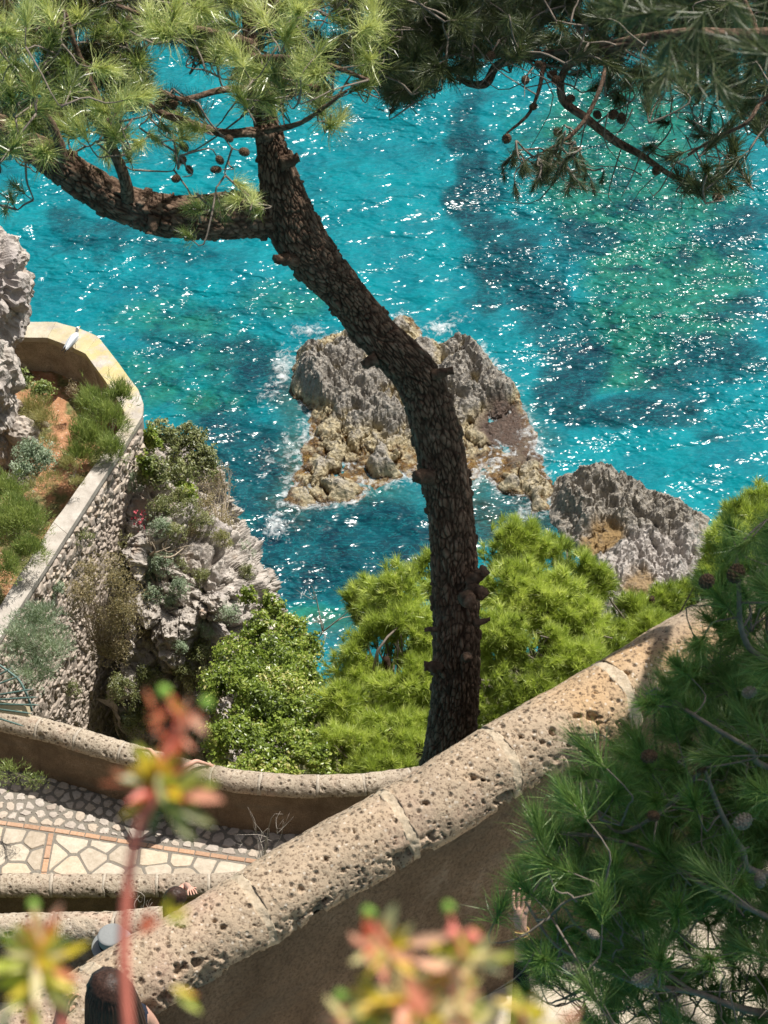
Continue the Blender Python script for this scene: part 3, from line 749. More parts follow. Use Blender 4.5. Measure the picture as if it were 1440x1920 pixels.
def lower_lane():
    fa, _, _ = resample(far_ax, 0.1); na, _, _ = resample(near1_ax, 0.1)
    # base sheet
    n = 80; u = np.linspace(0, 1, n)
    A = np.stack([np.interp(u, np.linspace(0, 1, len(fa)), fa[:, k]) for k in range(3)], -1)
    B = np.stack([np.interp(u, np.linspace(0, 1, len(na)), na[:, k]) for k in range(3)], -1)
    G = A[:, None, :]*(1-np.linspace(0, 1, 20))[None, :, None] + B[:, None, :]*np.linspace(0, 1, 20)[None, :, None]
    G[:, :, 2] = ZL
    V = G.reshape(-1, 3)
    lane = mk('lower_lane', V, grid_faces(n, 20), MAT['joint']); tag(lane, kind='structure')
    line_px = [(-140,1523),(0,1543),(95,1556),(190,1571),(300,1589),(390,1603),(480,1616),(560,1630)]
    line = np.array([PZ(a, b, ZL)[:2] for a, b in line_px])
    zl = ZL
    # bricks along the line and across the lane
    def bricks(poly, wdt):
        q = np.c_[poly, np.zeros(len(poly))]; p, t, L = resample(q, 0.01)
        x = 0.0
        while x < L-0.24:
            ln = 0.27*rng.uniform(.92, 1.06); c = np.array([np.interp(x+ln/2, t, p[:, k]) for k in range(2)])
            d = np.array([np.interp(x+ln, t, p[:, k])-np.interp(x, t, p[:, k]) for k in range(2)]); a = math.atan2(d[1], d[0])
            bw = wdt*rng.uniform(.93, 1.05); hw, hl, ch = bw/2, (ln-.016)/2, .006
            loc = np.array([[-hl,-hw,-.03],[hl,-hw,-.03],[hl,hw,-.03],[-hl,hw,-.03],[-hl,-hw,.008],[hl,-hw,.008],[hl,hw,.008],[-hl,hw,.008],[-hl+ch,-hw+ch,.014],[hl-ch,-hw+ch,.014],[hl-ch,hw-ch,.014],[-hl+ch,hw-ch,.014]])
            ca, sa = math.cos(a+rng.normal(0, .012)), math.sin(a+rng.normal(0, .012))
            V = np.stack([loc[:,0]*ca-loc[:,1]*sa+c[0], loc[:,0]*sa+loc[:,1]*ca+c[1], loc[:,2]+zl+rng.normal(0, .002)], -1)
            F = np.array([[0,1,5,4],[1,2,6,5],[2,3,7,6],[3,0,4,7],[4,5,9,8],[5,6,10,9],[6,7,11,10],[7,4,8,11],[8,9,10,11]])
            mk('brick', V, F, MAT['brick'], lane, False); x += ln
    bricks(line, 0.085)
    cross = np.array([PZ(a, b, zl)[:2] for a, b in [(96,1562),(88,1605),(78,1660)]])
    bricks(cross, 0.085)
    # keep stones away from the brick lines
    def side(poly, ref, off):
        q = np.array(poly); s = unit(np.gradient(ref, axis=0)); nrm = np.stack([s[:,1], -s[:,0]], -1)   # towards the camera
        return ref + nrm*off
    near_edge = np.array([np.interp(np.linspace(0, 1, 30), np.linspace(0, 1, len(na)), na[:, k]) for k in range(2)]).T + [0, 0.10]
    far_edge = np.array([np.interp(np.linspace(0, 1, 60), np.linspace(0, 1, len(fa)), fa[:, k]) for k in range(2)]).T - [0, 0.10]
    lf = side(None, line, 0.065); lc = side(None, line, -0.065)
    # flagstones, left and right of the cross course
    xs = (cross[0][0]+cross[-1][0])/2
    nrm_c = unit(np.array([cross[-1][1]-cross[0][1], -(cross[-1][0]-cross[0][0])]))
    if nrm_c[0] < 0: nrm_c = -nrm_c
    cc = cross[0]@nrm_c
    bound = [tuple(p) for p in lf] + [tuple(p) for p in near_edge[::-1] if p[0] < lf[-1][0]+.6]
    x0 = min(b[0] for b in bound); 
    for sgn in (-1, 1):
        big = [np.array(p) for p in bound]
        sub = clip(big, -nrm_c*sgn, -(cc*sgn) - 0.06)
        if len(sub) < 3: continue
        sd = poisson([tuple(p) for p in sub], 0.33, 3000)
        # stretch a little so that slabs differ in shape
        cells = voronoi_cells(sd, sub)
        for c in cells:
            if len(c) < 3: continue
            r = stone_mesh([np.array(q) for q in c], 0.020, 0.16, zl, 0.012, 0.022)
            if r: mk('flagstone', r[0], r[1], MAT['flag'], lane, False)
    band = [tuple(p) for p in lc] + [tuple(p) for p in far_edge[::-1] if p[0] < lc[-1][0]+.3 and p[0] > lc[0][0]-.3]
    sd = poisson(band, 0.145, 6000)
    cells = voronoi_cells(sd, [np.array(b) for b in band])
    for c, s in zip(cells, sd):
        if len(c) < 3: continue
        # keep only the cells inside the strip
        r = stone_mesh([np.array(q) for q in c], 0.028, 0.3, zl, 0.016, 0.08)
        if r and inpoly(np.array([s[0]]), np.array([s[1]]), band)[0] and np.max(np.hypot(*(np.array(c)-s).T)) < 0.3:
            mk('cobble', r[0], r[1], MAT['cobble'], lane, False)
    # stuff between far strip: earth
lower_lane()

# ---- middle lane between the near parapet and the lower lane
ZB = 50.55
mid_ax = [PZ(a, b, z) for a, b, z in [(-200,1752,ZB-.1),(0,1746,ZB),(120,1743,ZB+.05),(240,1738,ZB+.1),(330,1728,ZB+.2)]]
def mid_lane():
    wl = thing('parapet_wall', 'low tuff parapet of the middle lane behind the grey cap', 'wall', mid_ax[1])
    pts, t, L = resample(mid_ax, 0.02)
    pts, S = make_coping(wl, mid_ax, 0.175, 0.17, 0.05, [0.45, 1.02, 1.62, 2.2], MAT['tuff_far'], 0.02, 26, False, 35)
    wall_body(wl, pts[::3], S[::3], 0.15, 0.03, 1.0, 3.8, MAT['plaster'], seed=38)
    q = pts[::4]; s = S[::4]; W = np.linspace(0.05, 4.2, 40)
    q = np.vstack([q, q[-1]+np.array([[k*0.5, -0.05*k, 0.05*k] for k in range(1, 7)])]); s = np.vstack([s]+[s[-1:]]*6)
    G = q[:, None, :] + s[:, None, :]*W[None, :, None] + np.array([0, 0, -0.95])
    o = mk('middle_lane', G.reshape(-1, 3), grid_faces(len(q), len(W)), MAT['joint']); tag(o, kind='structure')
    b = [PZ(a, c, ZB-.95)[:2] for a, c in [(-120,1775),(230,1765),(230,1900),(-120,1900)]]
    sd = poisson([tuple(p) for p in b], 0.30, 1500)
    for c in voronoi_cells(sd, [np.array(p) for p in b]):
        if len(c) < 3: continue
        r = stone_mesh([np.array(x) for x in c], 0.022, 0.22, ZB-.95, 0.016, 0.015)
        if r: mk('flagstone', r[0], r[1], MAT['flag'], o, False)
mid_lane()

# ================================================================== LEFT TERRACE, RUBBLE WALL AND BLUFF
ZT = 36.6
OUT = [(-40,604),(43,604),(105,604),(147,615),(183,631),(220,677),(238,702),(259,730),(269,757),(267,780),(229,842),(211,869),(126,1001),(60,1103),(0,1196),(-90,1335)]
INN = [(-40,632),(32,632),(89,633),(137,652),(160,663),(192,706),(207,728),(222,752),(233,772),(230,797),(197,841),(180,868),(100,980),(38,1075),(-22,1172),(-110,1310)]
def terrace():
    wl = thing('terrace_wall', 'angular pale terrace wall with flat coping and rubble stone face above the bluff', 'wall', PZ(126, 1001, ZT))
    o3 = [PZ(a, b, ZT) for a, b in OUT]; i3 = [PZ(a, b, ZT) for a, b in INN]
    lichen = [0, .2, .4, .7, .9, 1, 1, .8, .6, .3, .1, 0, 0, 0, 0, 0]
    for k in range(len(o3)-1):
        n = 14; u = np.linspace(0.003, 0.997, n); vv = np.linspace(0, 1, 8)
        O = np.array(o3[k])*(1-u)[:, None] + np.array(o3[k+1])*u[:, None]; I = np.array(i3[k])*(1-u)[:, None] + np.array(i3[k+1])*u[:, None]
        G = O[:, None, :]*(1-vv)[None, :, None] + I[:, None, :]*vv[None, :, None]
        tp = G.reshape(-1, 3).copy(); tp[:, 2] += 0.02*fbm(tp*2, 3, 4) ; lo = G.reshape(-1, 3).copy(); lo[:, 2] -= 0.13
        F = grid_faces(n, 8); nn = n*8
        bd = np.concatenate([np.arange(0, 8), np.arange(15, nn, 8), np.arange(nn-2, nn-9, -1), np.arange(nn-16, 0, -8)])
        b2 = np.roll(bd, -1); side = np.stack([bd, b2, b2+nn, bd+nn], -1)
        mk('coping_stone', np.vstack([tp, lo]), np.vstack([F, side]), MAT['concrete'], wl, False, {'rnd': np.full(2*nn, (lichen[k]+lichen[k+1])/2)})
    # inner plastered face
    ins = [np.array(p)*0.93 + np.array(q)*0.07 for p, q in zip(i3, o3)]
    zz = np.linspace(-0.13, -2.6, 40)
    q, _, _ = resample(ins, 0.08) if False else (np.vstack([np.linspace(a, b, 16)[:-1] for a, b in zip(ins[:-1], ins[1:])]), 0, 0)
    G = q[:, None, :] + np.array([0, 0, 1.0])*zz[None, :, None]
    mk('inner_face', G.reshape(-1, 3), grid_faces(len(q), 40), MAT['pale_plaster'], wl)
    outs = [np.array(p)*0.93 + np.array(q)*0.07 for p, q in zip(o3, i3)]
    q = np.vstack([np.linspace(a, b, 16)[:-1] for a, b in zip(outs[:-1], outs[1:])])
    zz = np.linspace(-0.13, -10.0, 60)
    G = q[:, None, :] + np.array([0, 0, 1.0])*zz[None, :, None]
    mk('outer_face', G.reshape(-1, 3), grid_faces(len(q), 60), MAT['rubble_mortar'], wl)
    global OUTER; OUTER = (G.reshape(-1, 3).copy(), grid_faces(len(q), 60))
    # rubble stones on the face towards the lower lane
    a, b = outs[9], outs[-1]
    seg = [np.array(p) for p in outs[9:]]
    L = np.concatenate([[0], np.cumsum([np.linalg.norm(seg[i+1]-seg[i]) for i in range(len(seg)-1)])])
    def at(s):
        p = np.array([np.interp(s, L, [g[k] for g in seg]) for k in range(3)])
        i = min(len(seg)-2, max(0, int(np.searchsorted(L, s))-1)); d = seg[i+1]-seg[i]; d[2] = 0; d = d/np.linalg.norm(d)
        return p, d
    V0, F0 = ico(1)
    protos = []
    for k in range(8):
        v = V0*np.array([1, .55, 1]); v = np.sign(v)*np.abs(v)**0.6; v = v*(1+0.45*vnoise(V0*1.6+k*9, k))[:, None]
        protos.append(mesh_np('stone', v*0.5, F0, MAT['rubble'], False))
    rest = MB(); spots = []
    z = 0.22
    while z < 9.0:
        rowh = rng.uniform(.075, .16); s = rng.uniform(0, .1)
        while s < L[-1]:
            wd = rng.uniform(.08, .26); p, d = at(s+wd/2)
            spots.append((p + np.array([0, 0, -z-rowh/2+rng.normal(0, .012)]), d, wd, rowh)); s += wd*0.98
        z += rowh*0.97
    # the largest in view first: those near the top of the wall and inside the frame
    def vis(sp):
        p = sp[0]; Dp = depth(p); px = 720+p[0]/Dp*FPX
        return (0 if px > 5 else 50) + abs(p[2]-ZT)
    spots.sort(key=vis)
    for k, (p, d, wd, rh) in enumerate(spots):
        ang = math.atan2(d[1], d[0]); nrm = np.array([d[1], -d[0], 0]); nrm = nrm if nrm[1] < 0 else -nrm
        c = p + nrm*rng.uniform(-.03, .03); r = rng.normal(0, .2); sc = (wd*1.04, .17, rh*1.05)
        if k < 290:
            o = bpy.data.objects.new('stone', protos[k % 8]); link(o, wl)
            o.matrix_parent_inverse = wl.matrix_basis.inverted()
            o.location = c; o.rotation_euler = (rng.normal(0, .08), r, ang); o.scale = sc
        else:
            Mx = np.array(Matrix.LocRotScale(Vector(c), Matrix.Rotation(ang, 3, 'Z') @ Matrix.Rotation(r, 3, 'Y'), Vector(sc)))
            me = protos[k % 8]; vv = np.empty(len(V0)*3, np.float32); me.vertices.foreach_get('co', vv); vv = vv.reshape(-1, 3)
            rest.add(vv@Mx[:3, :3].T + Mx[:3, 3], F0, rng.random())
    tag(rest.build('rubble_stones', MAT['rubble'], wl, False), kind='stuff')
    # terrace ground
    xs = np.linspace(PZ(-260, 1200, ZT).x, PZ(275, 760, ZT).x+.3, 90); ys = np.linspace(PZ(0, 1330, ZT).y, PZ(0, 600, ZT).y+.3, 150)
    X, Y = np.meshgrid(xs, ys, indexing='ij'); x, y = X.ravel(), Y.ravel(); qq = np.stack([x, y, 0*x], -1)
    poly = [(p[0], p[1]) for p in (ins)] + [(xs[0]-1, ins[-1][1]), (xs[0]-1, ins[0][1])]
    zf = ZT-1.0 + 0.10*fbm(qq*1.4, 5, 8) + 0.35*sstep(-7.0, -9.5, x)
    ok = inpoly(x, y, poly)
    F = grid_faces(len(xs), len(ys)); F = F[ok[F].any(1)]
    used = np.unique(F); mp = np.full(len(x), -1); mp[used] = np.arange(len(used))
    # pull the outside corners in below the wall
    o = mk('terrace_ground', np.stack([x, y, zf], -1)[used], mp[F], MAT['soil']); tag(o, kind='structure')
terrace()

def rock_surface(G, amp, seed):
    N = normals_grid(G); p = G.reshape(-1, 3); N = N.reshape(-1, 3)
    cen = p.mean(0); 
    toc = np.array([0, 0, CAMZ]) - p
    if np.mean(np.sum(N*toc, 1)) < 0: N = -N
    ps = p*np.array([1, 1, .62])
    f1, f2, idr = worley(ps/1.0, seed); g1, g2, jdr = worley(ps/0.36, seed+7)
    d = (idr-.5)*0.9 - (1-sstep(0, .22, f2-f1))*0.45 + (jdr-.5)*0.34 - (1-sstep(0, .25, g2-g1))*0.16
    d = d*1.0 + (ridged(p*1.3, 5, seed+3, .5)-.6)*0.55 + fbm(p*0.35, 3, seed+5)*1.1
    for cell, am, sd_ in ((.34, .17, 31), (.16, .10, 33), (.08, .055, 35)):
        p1, p2, pr_ = worley(p/cell, seed+sd_); d = d - (1-sstep(.12, .5, p1))*am*(pr_ > .4)/amp + (pr_-.5)*am*.6/amp
    return p + N*(amp*d)[:, None]
def bluff():
    rows = [
        [(262,830,53.2),(285,800,53.0),(335,822,54.2),(392,872,55.6),(402,900,58.5),(385,985,62)],
        [(250,930,52.2),(280,915,51.6),(332,925,52.4),(398,955,54.2),(420,985,58),(400,1060,62)],
        [(243,1030,51.6),(278,1022,51.2),(335,1030,51.5),(425,1030,52.6),(478,1062,56.5),(455,1130,61)],
        [(238,1125,51.2),(272,1125,51.2),(335,1125,51.3),(430,1105,51.4),(508,1105,55),(490,1180,60)],
        [(236,1240,51.2),(268,1245,51.6),(335,1240,51.4),(420,1215,51.6),(500,1190,53.5),(520,1250,58)],
        [(234,1390,51.8),(268,1400,52.0),(335,1395,52.0),(425,1350,52.0),(500,1300,55),(530,1360,59)],
        [(232,1560,53.5),(268,1560,52.5),(335,1560,53.0),(430,1520,56.0),(500,1470,57),(540,1500,60)]]
    K = np.array([[P(*c) for c in r] for r in rows], float)
    a = np.stack([catmull(K[:, c], 320) for c in range(K.shape[1])], 1)
    G = np.stack([catmull(a[r], 300) for r in range(320)], 0)
    p = rock_surface(G, 0.62, 70)
    o = mk('rock_bluff', p, grid_faces(320, 300), MAT['cliff'], None, False)
    global BLUFF; BLUFF = (p, grid_faces(320, 300))
    tag(o, 'craggy pale limestone bluff dropping to the sea beside the rubble terrace wall', 'cliff')
bluff()
def boulder(name, label, c, r, seed, mat, amp=0.25, sub=6, cat='rock', group=None, rot=0):
    V, F = ico(sub); p = V*np.asarray(r)
    q = p + seed*3.3; s = min(r)
    f1, f2, idr = worley(q/(s*.8), seed); g1, g2, jd = worley(q/(s*.3), seed+5)
    d = (idr-.5)*.7 - (1-sstep(0, .2, f2-f1))*.25 + (jd-.5)*.3 + (ridged(q/s*1.3, 5, seed, .6)-.6)*.9
    for cell, am, sd_ in ((s*.5, .5, 31), (s*.22, .3, 33)):
        p1, p2, pr_ = worley(q/cell, seed+sd_); d = d - (1-sstep(.12, .5, p1))*am*(pr_ > .4) + (pr_-.5)*am*.5
    p = p + V*(d*amp*s*1.6)[:, None]
    ca, sa = math.cos(rot), math.sin(rot)
    p = np.stack([p[:,0]*ca-p[:,1]*sa, p[:,0]*sa+p[:,1]*ca, p[:,2]], -1) + np.array(c)
    return tag(mk(name, p, F, mat, None, False), label, cat, group)
boulder('rock_outcrop', 'big pale rock at the left edge above the end of the terrace wall', P(-48, 545, 52.0), (1.06, 1.1, 1.85), 4, MAT['cliff'], .22)
boulder('rock_outcrop', 'tall brownish rock face at the left edge beside the terrace plants', P(-42, 740, 50.5), (0.80, .9, 2.4), 9, MAT['cliff'], .25)
boulder('boulder', 'small pale boulder lying among plants on the terrace', P(40, 812, 50.9), (.36, .3, .36), 13, MAT['rubble'], .2, 4)
boulder('boulder', 'low flat pale stone in the weeds at the foot of the terrace rock', P(36, 905, 49.6), (.34, .25, .16), 17, MAT['rubble'], .2, 4)
boulder('stone', 'small whitish stone on the orange soil of the terrace', P(84, 796, 51.2), (.10, .09, .08), 19, MAT['rubble'], .2, 3)

from mathutils.bvhtree import BVHTree
_bv = BVHTree.FromPolygons([tuple(map(float, v)) for v in np.vstack([BLUFF[0], OUTER[0]])], [tuple(map(int, f)) for f in np.vstack([BLUFF[1], OUTER[1]+len(BLUFF[0])])])
def snap(px, py, D):
    """depth at which a line of sight meets the bluff or the rubble wall, so that plants root on them"""
    o = Vector((0, 0, CAMZ)); d = (P(px, py, 50)-o).normalized(); h = _bv.ray_cast(o, d)
    return depth(h[0])-.15 if h[0] is not None else D

# ================================================================== FOLIAGE BUILDERS
def needle_tuft(name, n, length, width, spread, axis_len, mat, droop=0.12, tone=.5):
    """one shoot of pine needles: needles leave a short axis (local +Z) in all directions"""
    t = rng.random(n); az = rng.uniform(0, 2*math.pi, n)
    el = np.abs(rng.normal(0, spread, n)); el = np.minimum(el, 1.9)*(1.15-0.5*t)
    d = np.stack([np.sin(el)*np.cos(az), np.sin(el)*np.sin(az), np.cos(el)], -1)
    b = np.stack([0*t, 0*t, (t-1)*axis_len], -1) + d*0.004
    L = length*rng.uniform(.65, 1.1, n)
    bend = np.stack([rng.normal(0, droop, n), rng.normal(0, droop, n), rng.normal(0, droop, n)], -1)
    m = b + d*(L*.55)[:, None]; e = b + unit(d + bend)*L[:, None]
    s = unit(np.cross(d, rng.normal(0, 1, (n, 3))))*(width/2)
    V = np.stack([b-s, b+s, m+s*.9, m-s*.9, e], 1).reshape(-1, 3)
    k = np.arange(n)*5
    F = np.concatenate([np.stack([k, k+1, k+2], -1), np.stack([k, k+2, k+3], -1), np.stack([k+3, k+2, k+4], -1)])
    r = np.repeat(np.clip(rng.normal(tone, .2, n), 0, 1), 5)
    return mesh_np(name, V, F, mat, False, {'rnd': r})
def cone_mesh(name, mat, r=0.024, l=0.075):
    """closed pine cone: overlapping scales in spirals on an egg-shaped core"""
    mb = MB(); V, F = ico(2)
    mb.add(V*np.array([r*.86, r*.86, l*.5]), F)
    for i in range(60):
        u = (i+.5)/60; th = math.acos(1-2*u); ph = i*2.39996
        d = np.array([math.sin(th)*math.cos(ph), math.sin(th)*math.sin(ph), math.cos(th)])
        c = d*np.array([r, r, l*.52]); s = r*.34
        t1 = unit(np.cross(d, [0, 0, 1.0])); t2 = np.cross(t1, d)
        v = np.array([c+t1*s, c+t2*s*.8, c-t1*s, c-t2*s*.8, c+d*s*.5])
        mb.add(v, np.array([[0,1,4],[1,2,4],[2,3,4],[3,0,4]]), .5)
    return mb.mesh(name, mat, False)
def place(name, mesh, loc, axis, scale, parent, roll=None):
    o = bpy.data.objects.new(name, mesh); link(o, parent)
    o.matrix_parent_inverse = parent.matrix_basis.inverted()
    q = Vector(axis).normalized().to_track_quat('Z', 'Y') @ Quaternion((0, 0, 1), rng.uniform(0, 6.28) if roll is None else roll)
    o.matrix_basis = Matrix.LocRotScale(Vector(loc), q, Vector((scale,)*3))
    return o
def twig_path(a, b, sag=0.08):
    a, b = np.array(a), np.array(b); m = (a+b)/2 + rng.normal(0, .12, 3)*np.linalg.norm(b-a) + np.array([0, 0, -sag])*np.linalg.norm(b-a)
    return [a, m, b]
def ellip_leaves(n, lobes, size, mat, aspect=0.5, outward=0.7, up=0.35, shell=0.45, clump=0.35, needle=False, seed=0):
    """many leaf faces spread through the volume of lobes (centre, rx, ry, rz); uneven outline, gaps between clumps"""
    lob = [(np.array(c, float), np.array(r, float)) for c, r in lobes]
    wts = np.array([np.prod(r)**(2/3) for _, r in lob]); wts /= wts.sum()
    Vs, As = [], []; tot = 0
    for (c, r), wgt in zip(lob, wts):
        m = int(n*wgt*1.6)
        d = unit(rng.normal(0, 1, (m, 3)))
        d = np.where((d[:, 2:3] < -0.5), -d, d)
        rr = rng.random(m)**shell
        surf = 1 + clump*fbm(d*2.6 + c, 3, seed)*1.6
        p = c + d*r*(rr*surf)[:, None]
        g = fbm(p*(1.7/np.mean(r)) , 3, seed+9)
        keep = g > -0.22 + 0.15*rng.random(m)
        for c2, r2 in lob:
            if c2 is c: continue
            keep &= np.sum(((p-c2)/(r2*.78))**2, 1) > 1
        p, d, g = p[keep], d[keep], g[keep]
        k = len(p)
        nrm = unit(d*outward + np.array([0, 0, up]) + rng.normal(0, .55, (k, 3)))
        a = unit(np.cross(nrm, rng.normal(0, 1, (k, 3)))) ; b = np.cross(nrm, a)
        s = size*rng.uniform(.6, 1.25, k)
        if needle:
            ax = unit(d*outward + np.array([0, 0, up]) + rng.normal(0, .5, (k, 3)))
            sd = unit(np.cross(ax, rng.normal(0, 1, (k, 3))))
            V = np.stack([p - sd*(s*aspect/2)[:, None], p + sd*(s*aspect/2)[:, None], p + ax*s[:, None]], 1)
        else:
            fold = nrm*(s*.12)[:, None]
            V = np.stack([p - a*(s/2)[:, None], p + b*(s*aspect/2)[:, None] + fold, p + a*(s/2)[:, None], p - b*(s*aspect/2)[:, None] + fold], 1)
        Vs.append(V); As.append(np.clip(.5 + .22*rng.normal(0, 1, k) + .5*fbm(p*(1.1/np.mean(r)), 2, seed+30), 0, 1))
    V = np.concatenate(Vs); A = np.concatenate(As); q = V.shape[1]
    F = np.arange(len(V)*q).reshape(-1, q)
    return V.reshape(-1, 3), F, np.repeat(A, q)
def stems_mesh(base, tips, r0, mat, k=5, wob=.12):
    mb = MB()
    for t in tips:
        b = np.array(base, float)+rng.normal(0, r0*1.5, 3); t = np.array(t, float)
        pts = [b, b+(t-b)*.35+rng.normal(0, wob, 3)*np.linalg.norm(t-b)*.5, b+(t-b)*.7+rng.normal(0, wob, 3)*np.linalg.norm(t-b)*.5, t]
        V, F = tube(pts, [r0, r0*.7, r0*.45, r0*.15], 9, k); mb.add(V, F, rng.random())
    return mb
def shrub(name, label, lobes_px, n, size, mat, cat='shrub', aspect=.5, up=.35, outward=.7, needle=False, group=None, nstem=14, stem_mat=None, clump=.35, shell=.45, stem_r=None, tipf=.9, seed=None, flatd=.8):
    """lobes_px: (px, py, depth, radius x px, radius z px)"""
    lobes = []
    for (px, py, D, rx, rz) in lobes_px:
        m = mpp(D); lobes.append((P(px, py, D), (rx*m, rx*m*flatd, rz*m*1.12)))
    cen = np.mean([l[0] for l in lobes], axis=0); low = min(l[0][2]-l[1][2]*.85 for l in lobes)
    base = np.array([cen[0], cen[1]+.1, low])
    if name == 'mastic_shrub': base[2] = min(low, float(ground(base[0], base[1])))
    t = thing(name, label, cat, base, group)
    V, F, A = ellip_leaves(n, lobes, size, mat, aspect, outward, up, shell, clump, needle, seed if seed is not None else int(rng.integers(1000)))
    mk('foliage', V, F, mat, t, False, {'rnd': A})
    tips = []
    for i in range(nstem):
        c, r = lobes[int(rng.integers(len(lobes)))]
        d = unit(rng.normal(0, 1, 3)+[0, -.35, .5]); tips.append(np.array(c)+d*np.array(r)*tipf)
    R = stem_r or max(.006, np.mean([l[1][0] for l in lobes])*.025)
    stems_mesh(base, tips, R, stem_mat).build('stem', stem_mat or MAT['twig'], t)
    return t

# ================================================================== MIDDLE DISTANCE: PINES AND SHRUBS BELOW THE LANE
def mid_pine(label, lobes_px, ntuft, seed, group='green pine crowns below the lower lane', mat='crown', k=34, nl=.22):
    lobes = [(np.array(P(px, py, D)), np.array([rx*mpp(D), rx*mpp(D)*.9, rz*mpp(D)*1.1])) for (px, py, D, rx, rz) in lobes_px]
    cen = np.mean([l[0] for l in lobes], axis=0)
    base = np.array([cen[0], cen[1]+1.0, min(l[0][2] for l in lobes)-3.5])
    t = thing('pine_tree', label, 'tree', base, group)
    base[2] = min(base[2], float(ground(base[0], base[1]))); t.location = base; t.matrix_basis = Matrix.Translation(Vector(base))
    wts = np.array([l[1][0]**2 for l in lobes]); wts /= wts.sum()
    cs, ax = [], []
    for (c, r), wgt in zip(lobes, wts):
        m = int(ntuft*wgt*1.25)
        d = unit(rng.normal(0, 1, (m, 3)) + [0, -.35, .45]); 
        rr = 1 - 0.42*rng.random(m)**1.6
        lump = 1 + .62*fbm(d*2.7 + c*.7, 3, seed) 
        p = c + d*r*(rr*lump)[:, None]
        g = fbm(p*1.15, 3, seed+5)
        kp = g > -.17
        for c2, r2 in lobes:
            if c2 is c: continue
            kp &= np.sum(((p-c2)/(r2*.74))**2, 1) > 1
        cs.append(p[kp]); ax.append(unit(d[kp]*.6 + [0, -.05, .75] + rng.normal(0, .3, (kp.sum(), 3))))
    c = np.concatenate(cs); a = np.concatenate(ax); m = len(c)
    dirs = unit(a[:, None, :]*0.85 + rng.normal(0, .43, (m, k, 3)))
    L = nl*rng.uniform(.65, 1.1, (m, k, 1))*rng.uniform(.8, 1.25, (m, 1, 1))
    b = c[:, None, :] - a[:, None, :]*rng.uniform(0, .10, (m, k, 1))
    s = unit(np.cross(dirs, rng.normal(0, 1, (m, k, 3))))*.0075
    V = np.stack([b-s, b+s, b+dirs*L], 2).reshape(-1, 3)
    F = np.arange(len(V)).reshape(-1, 3)
    tone = np.clip(.46 + .25*rng.normal(0, 1, m) + .5*fbm(c*.8, 3, seed+11), 0, 1)
    A = np.repeat(np.clip(tone[:, None] + rng.normal(0, .1, (m, k)), 0, 1).ravel(), 3)
    mk('crown', V, F, MAT[mat], t, False, {'rnd': A})
    # trunk and limbs
    V, F = tube([base+[0, .1, -.6], base, (base+cen)/2+[.2, 0, 0], cen+[0, 0, .5]], [.24, .2, .15, .06], 14, 8)
    mk('trunk', V, F, MAT['bark'], t)
    mb = MB()
    for (cc, r) in lobes:
        for i in range(7):
            e = cc + unit(rng.normal(0, 1, 3)+[0, -.4, .4])*r*.82
            V, F = tube(twig_path(base+(cen-base)*rng.uniform(.2, .8), e), [.05, .03, .012], 8, 5); mb.add(V, F)
    tag(mb.build('limb', MAT['twig'], t), kind='stuff')
mid_pine('bright green bushy pine crown directly left of the leaning trunk', [(740,1120,45,62,60),(765,1190,44.5,70,60),(690,1130,46,42,45),(705,1220,44.5,62,55),(680,1300,44.5,58,60),(760,1290,44,70,65),(740,1400,43,80,60),(650,1260,45.5,32,40),(660,1400,43.5,45,60),(640,1330,43.5,45,55),(640,1410,42.6,50,50),(720,1440,42.4,60,30),(810,1080,46.5,45,40),(830,1200,45.5,60,80),(830,1330,44.5,60,80)], 5200, 3)
mid_pine('broad bright green pine crown directly right of the leaning trunk', [(960,1030,46,62,48),(1040,1060,46.5,58,45),(1090,1100,46,52,52),(950,1110,45,60,60),(1030,1140,45,70,62),(1100,1180,45,45,60),(940,1210,44,60,66),(1010,1230,44,65,60),(1080,1250,44,58,50),(930,1310,43.5,60,60),(1000,1320,43.5,60,55),(1130,1220,44.5,40,45)], 5400, 31)
mid_pine('low pine crown on the slope between the paler shore slab and the near parapet', [(1190,1150,47,38,34),(1240,1130,47.5,36,28),(1160,1200,46.5,40,36),(1225,1180,46.5,40,30),(1275,1120,48,30,25)], 1300, 61)
mid_pine('yellow green pine crown at the right edge above the shaded bough', [(1395,985,44,52,40),(1440,960,44.5,48,44),(1360,1020,43.5,40,40),(1420,1050,43.5,55,50),(1340,1080,43.5,36,40),(1470,1030,43.5,50,60),(1385,1110,43.5,50,40)], 2000, 91)

shrub('mastic_shrub', 'dense glossy green shrub rising behind the curved parapet left of the pine crowns', [(500,1250,44.5,88,60),(440,1300,43.5,62,70),(520,1330,43.5,88,70),(470,1400,42.8,75,55),(560,1400,42.8,60,60),(420,1390,42.6,40,50),(565,1270,45,50,50),(500,1440,42.3,110,40),(590,1430,42.3,40,45)], 38000, .075, MAT['mastic'], aspect=.6, up=.6, nstem=26, seed=5)
shrub('mastic_shrub', 'olive tinged green shrub trailing up the seaward edge of the bluff', [(510,1145,49,28,34),(545,1185,48,36,34),(490,1190,47.5,40,40),(575,1215,47.5,30,34),(465,1120,51,18,26),(530,1230,46.5,55,30),(440,1225,47.5,45,25)], 9500, .075, MAT['mastic'], aspect=.6, up=.5, nstem=22, seed=6)
shrub('headland_shrub', 'green and olive shrub on top of the bluff beside the wall corner', [(300,825,52.6,34,40),(350,830,53.5,40,34),(375,870,53.5,36,42),(325,880,52,42,40),(285,890,51.2,30,40)], 8000, .085, MAT['olive'], aspect=.5, nstem=24, seed=7)
shrub('headland_shrub', 'light green leafy plant draped below the wall corner of the bluff', [(285,830,51.8,20,36),(275,880,51,18,34),(345,925,52,24,26)], 2600, .08, MAT['mastic'], aspect=.5, nstem=10, seed=8)
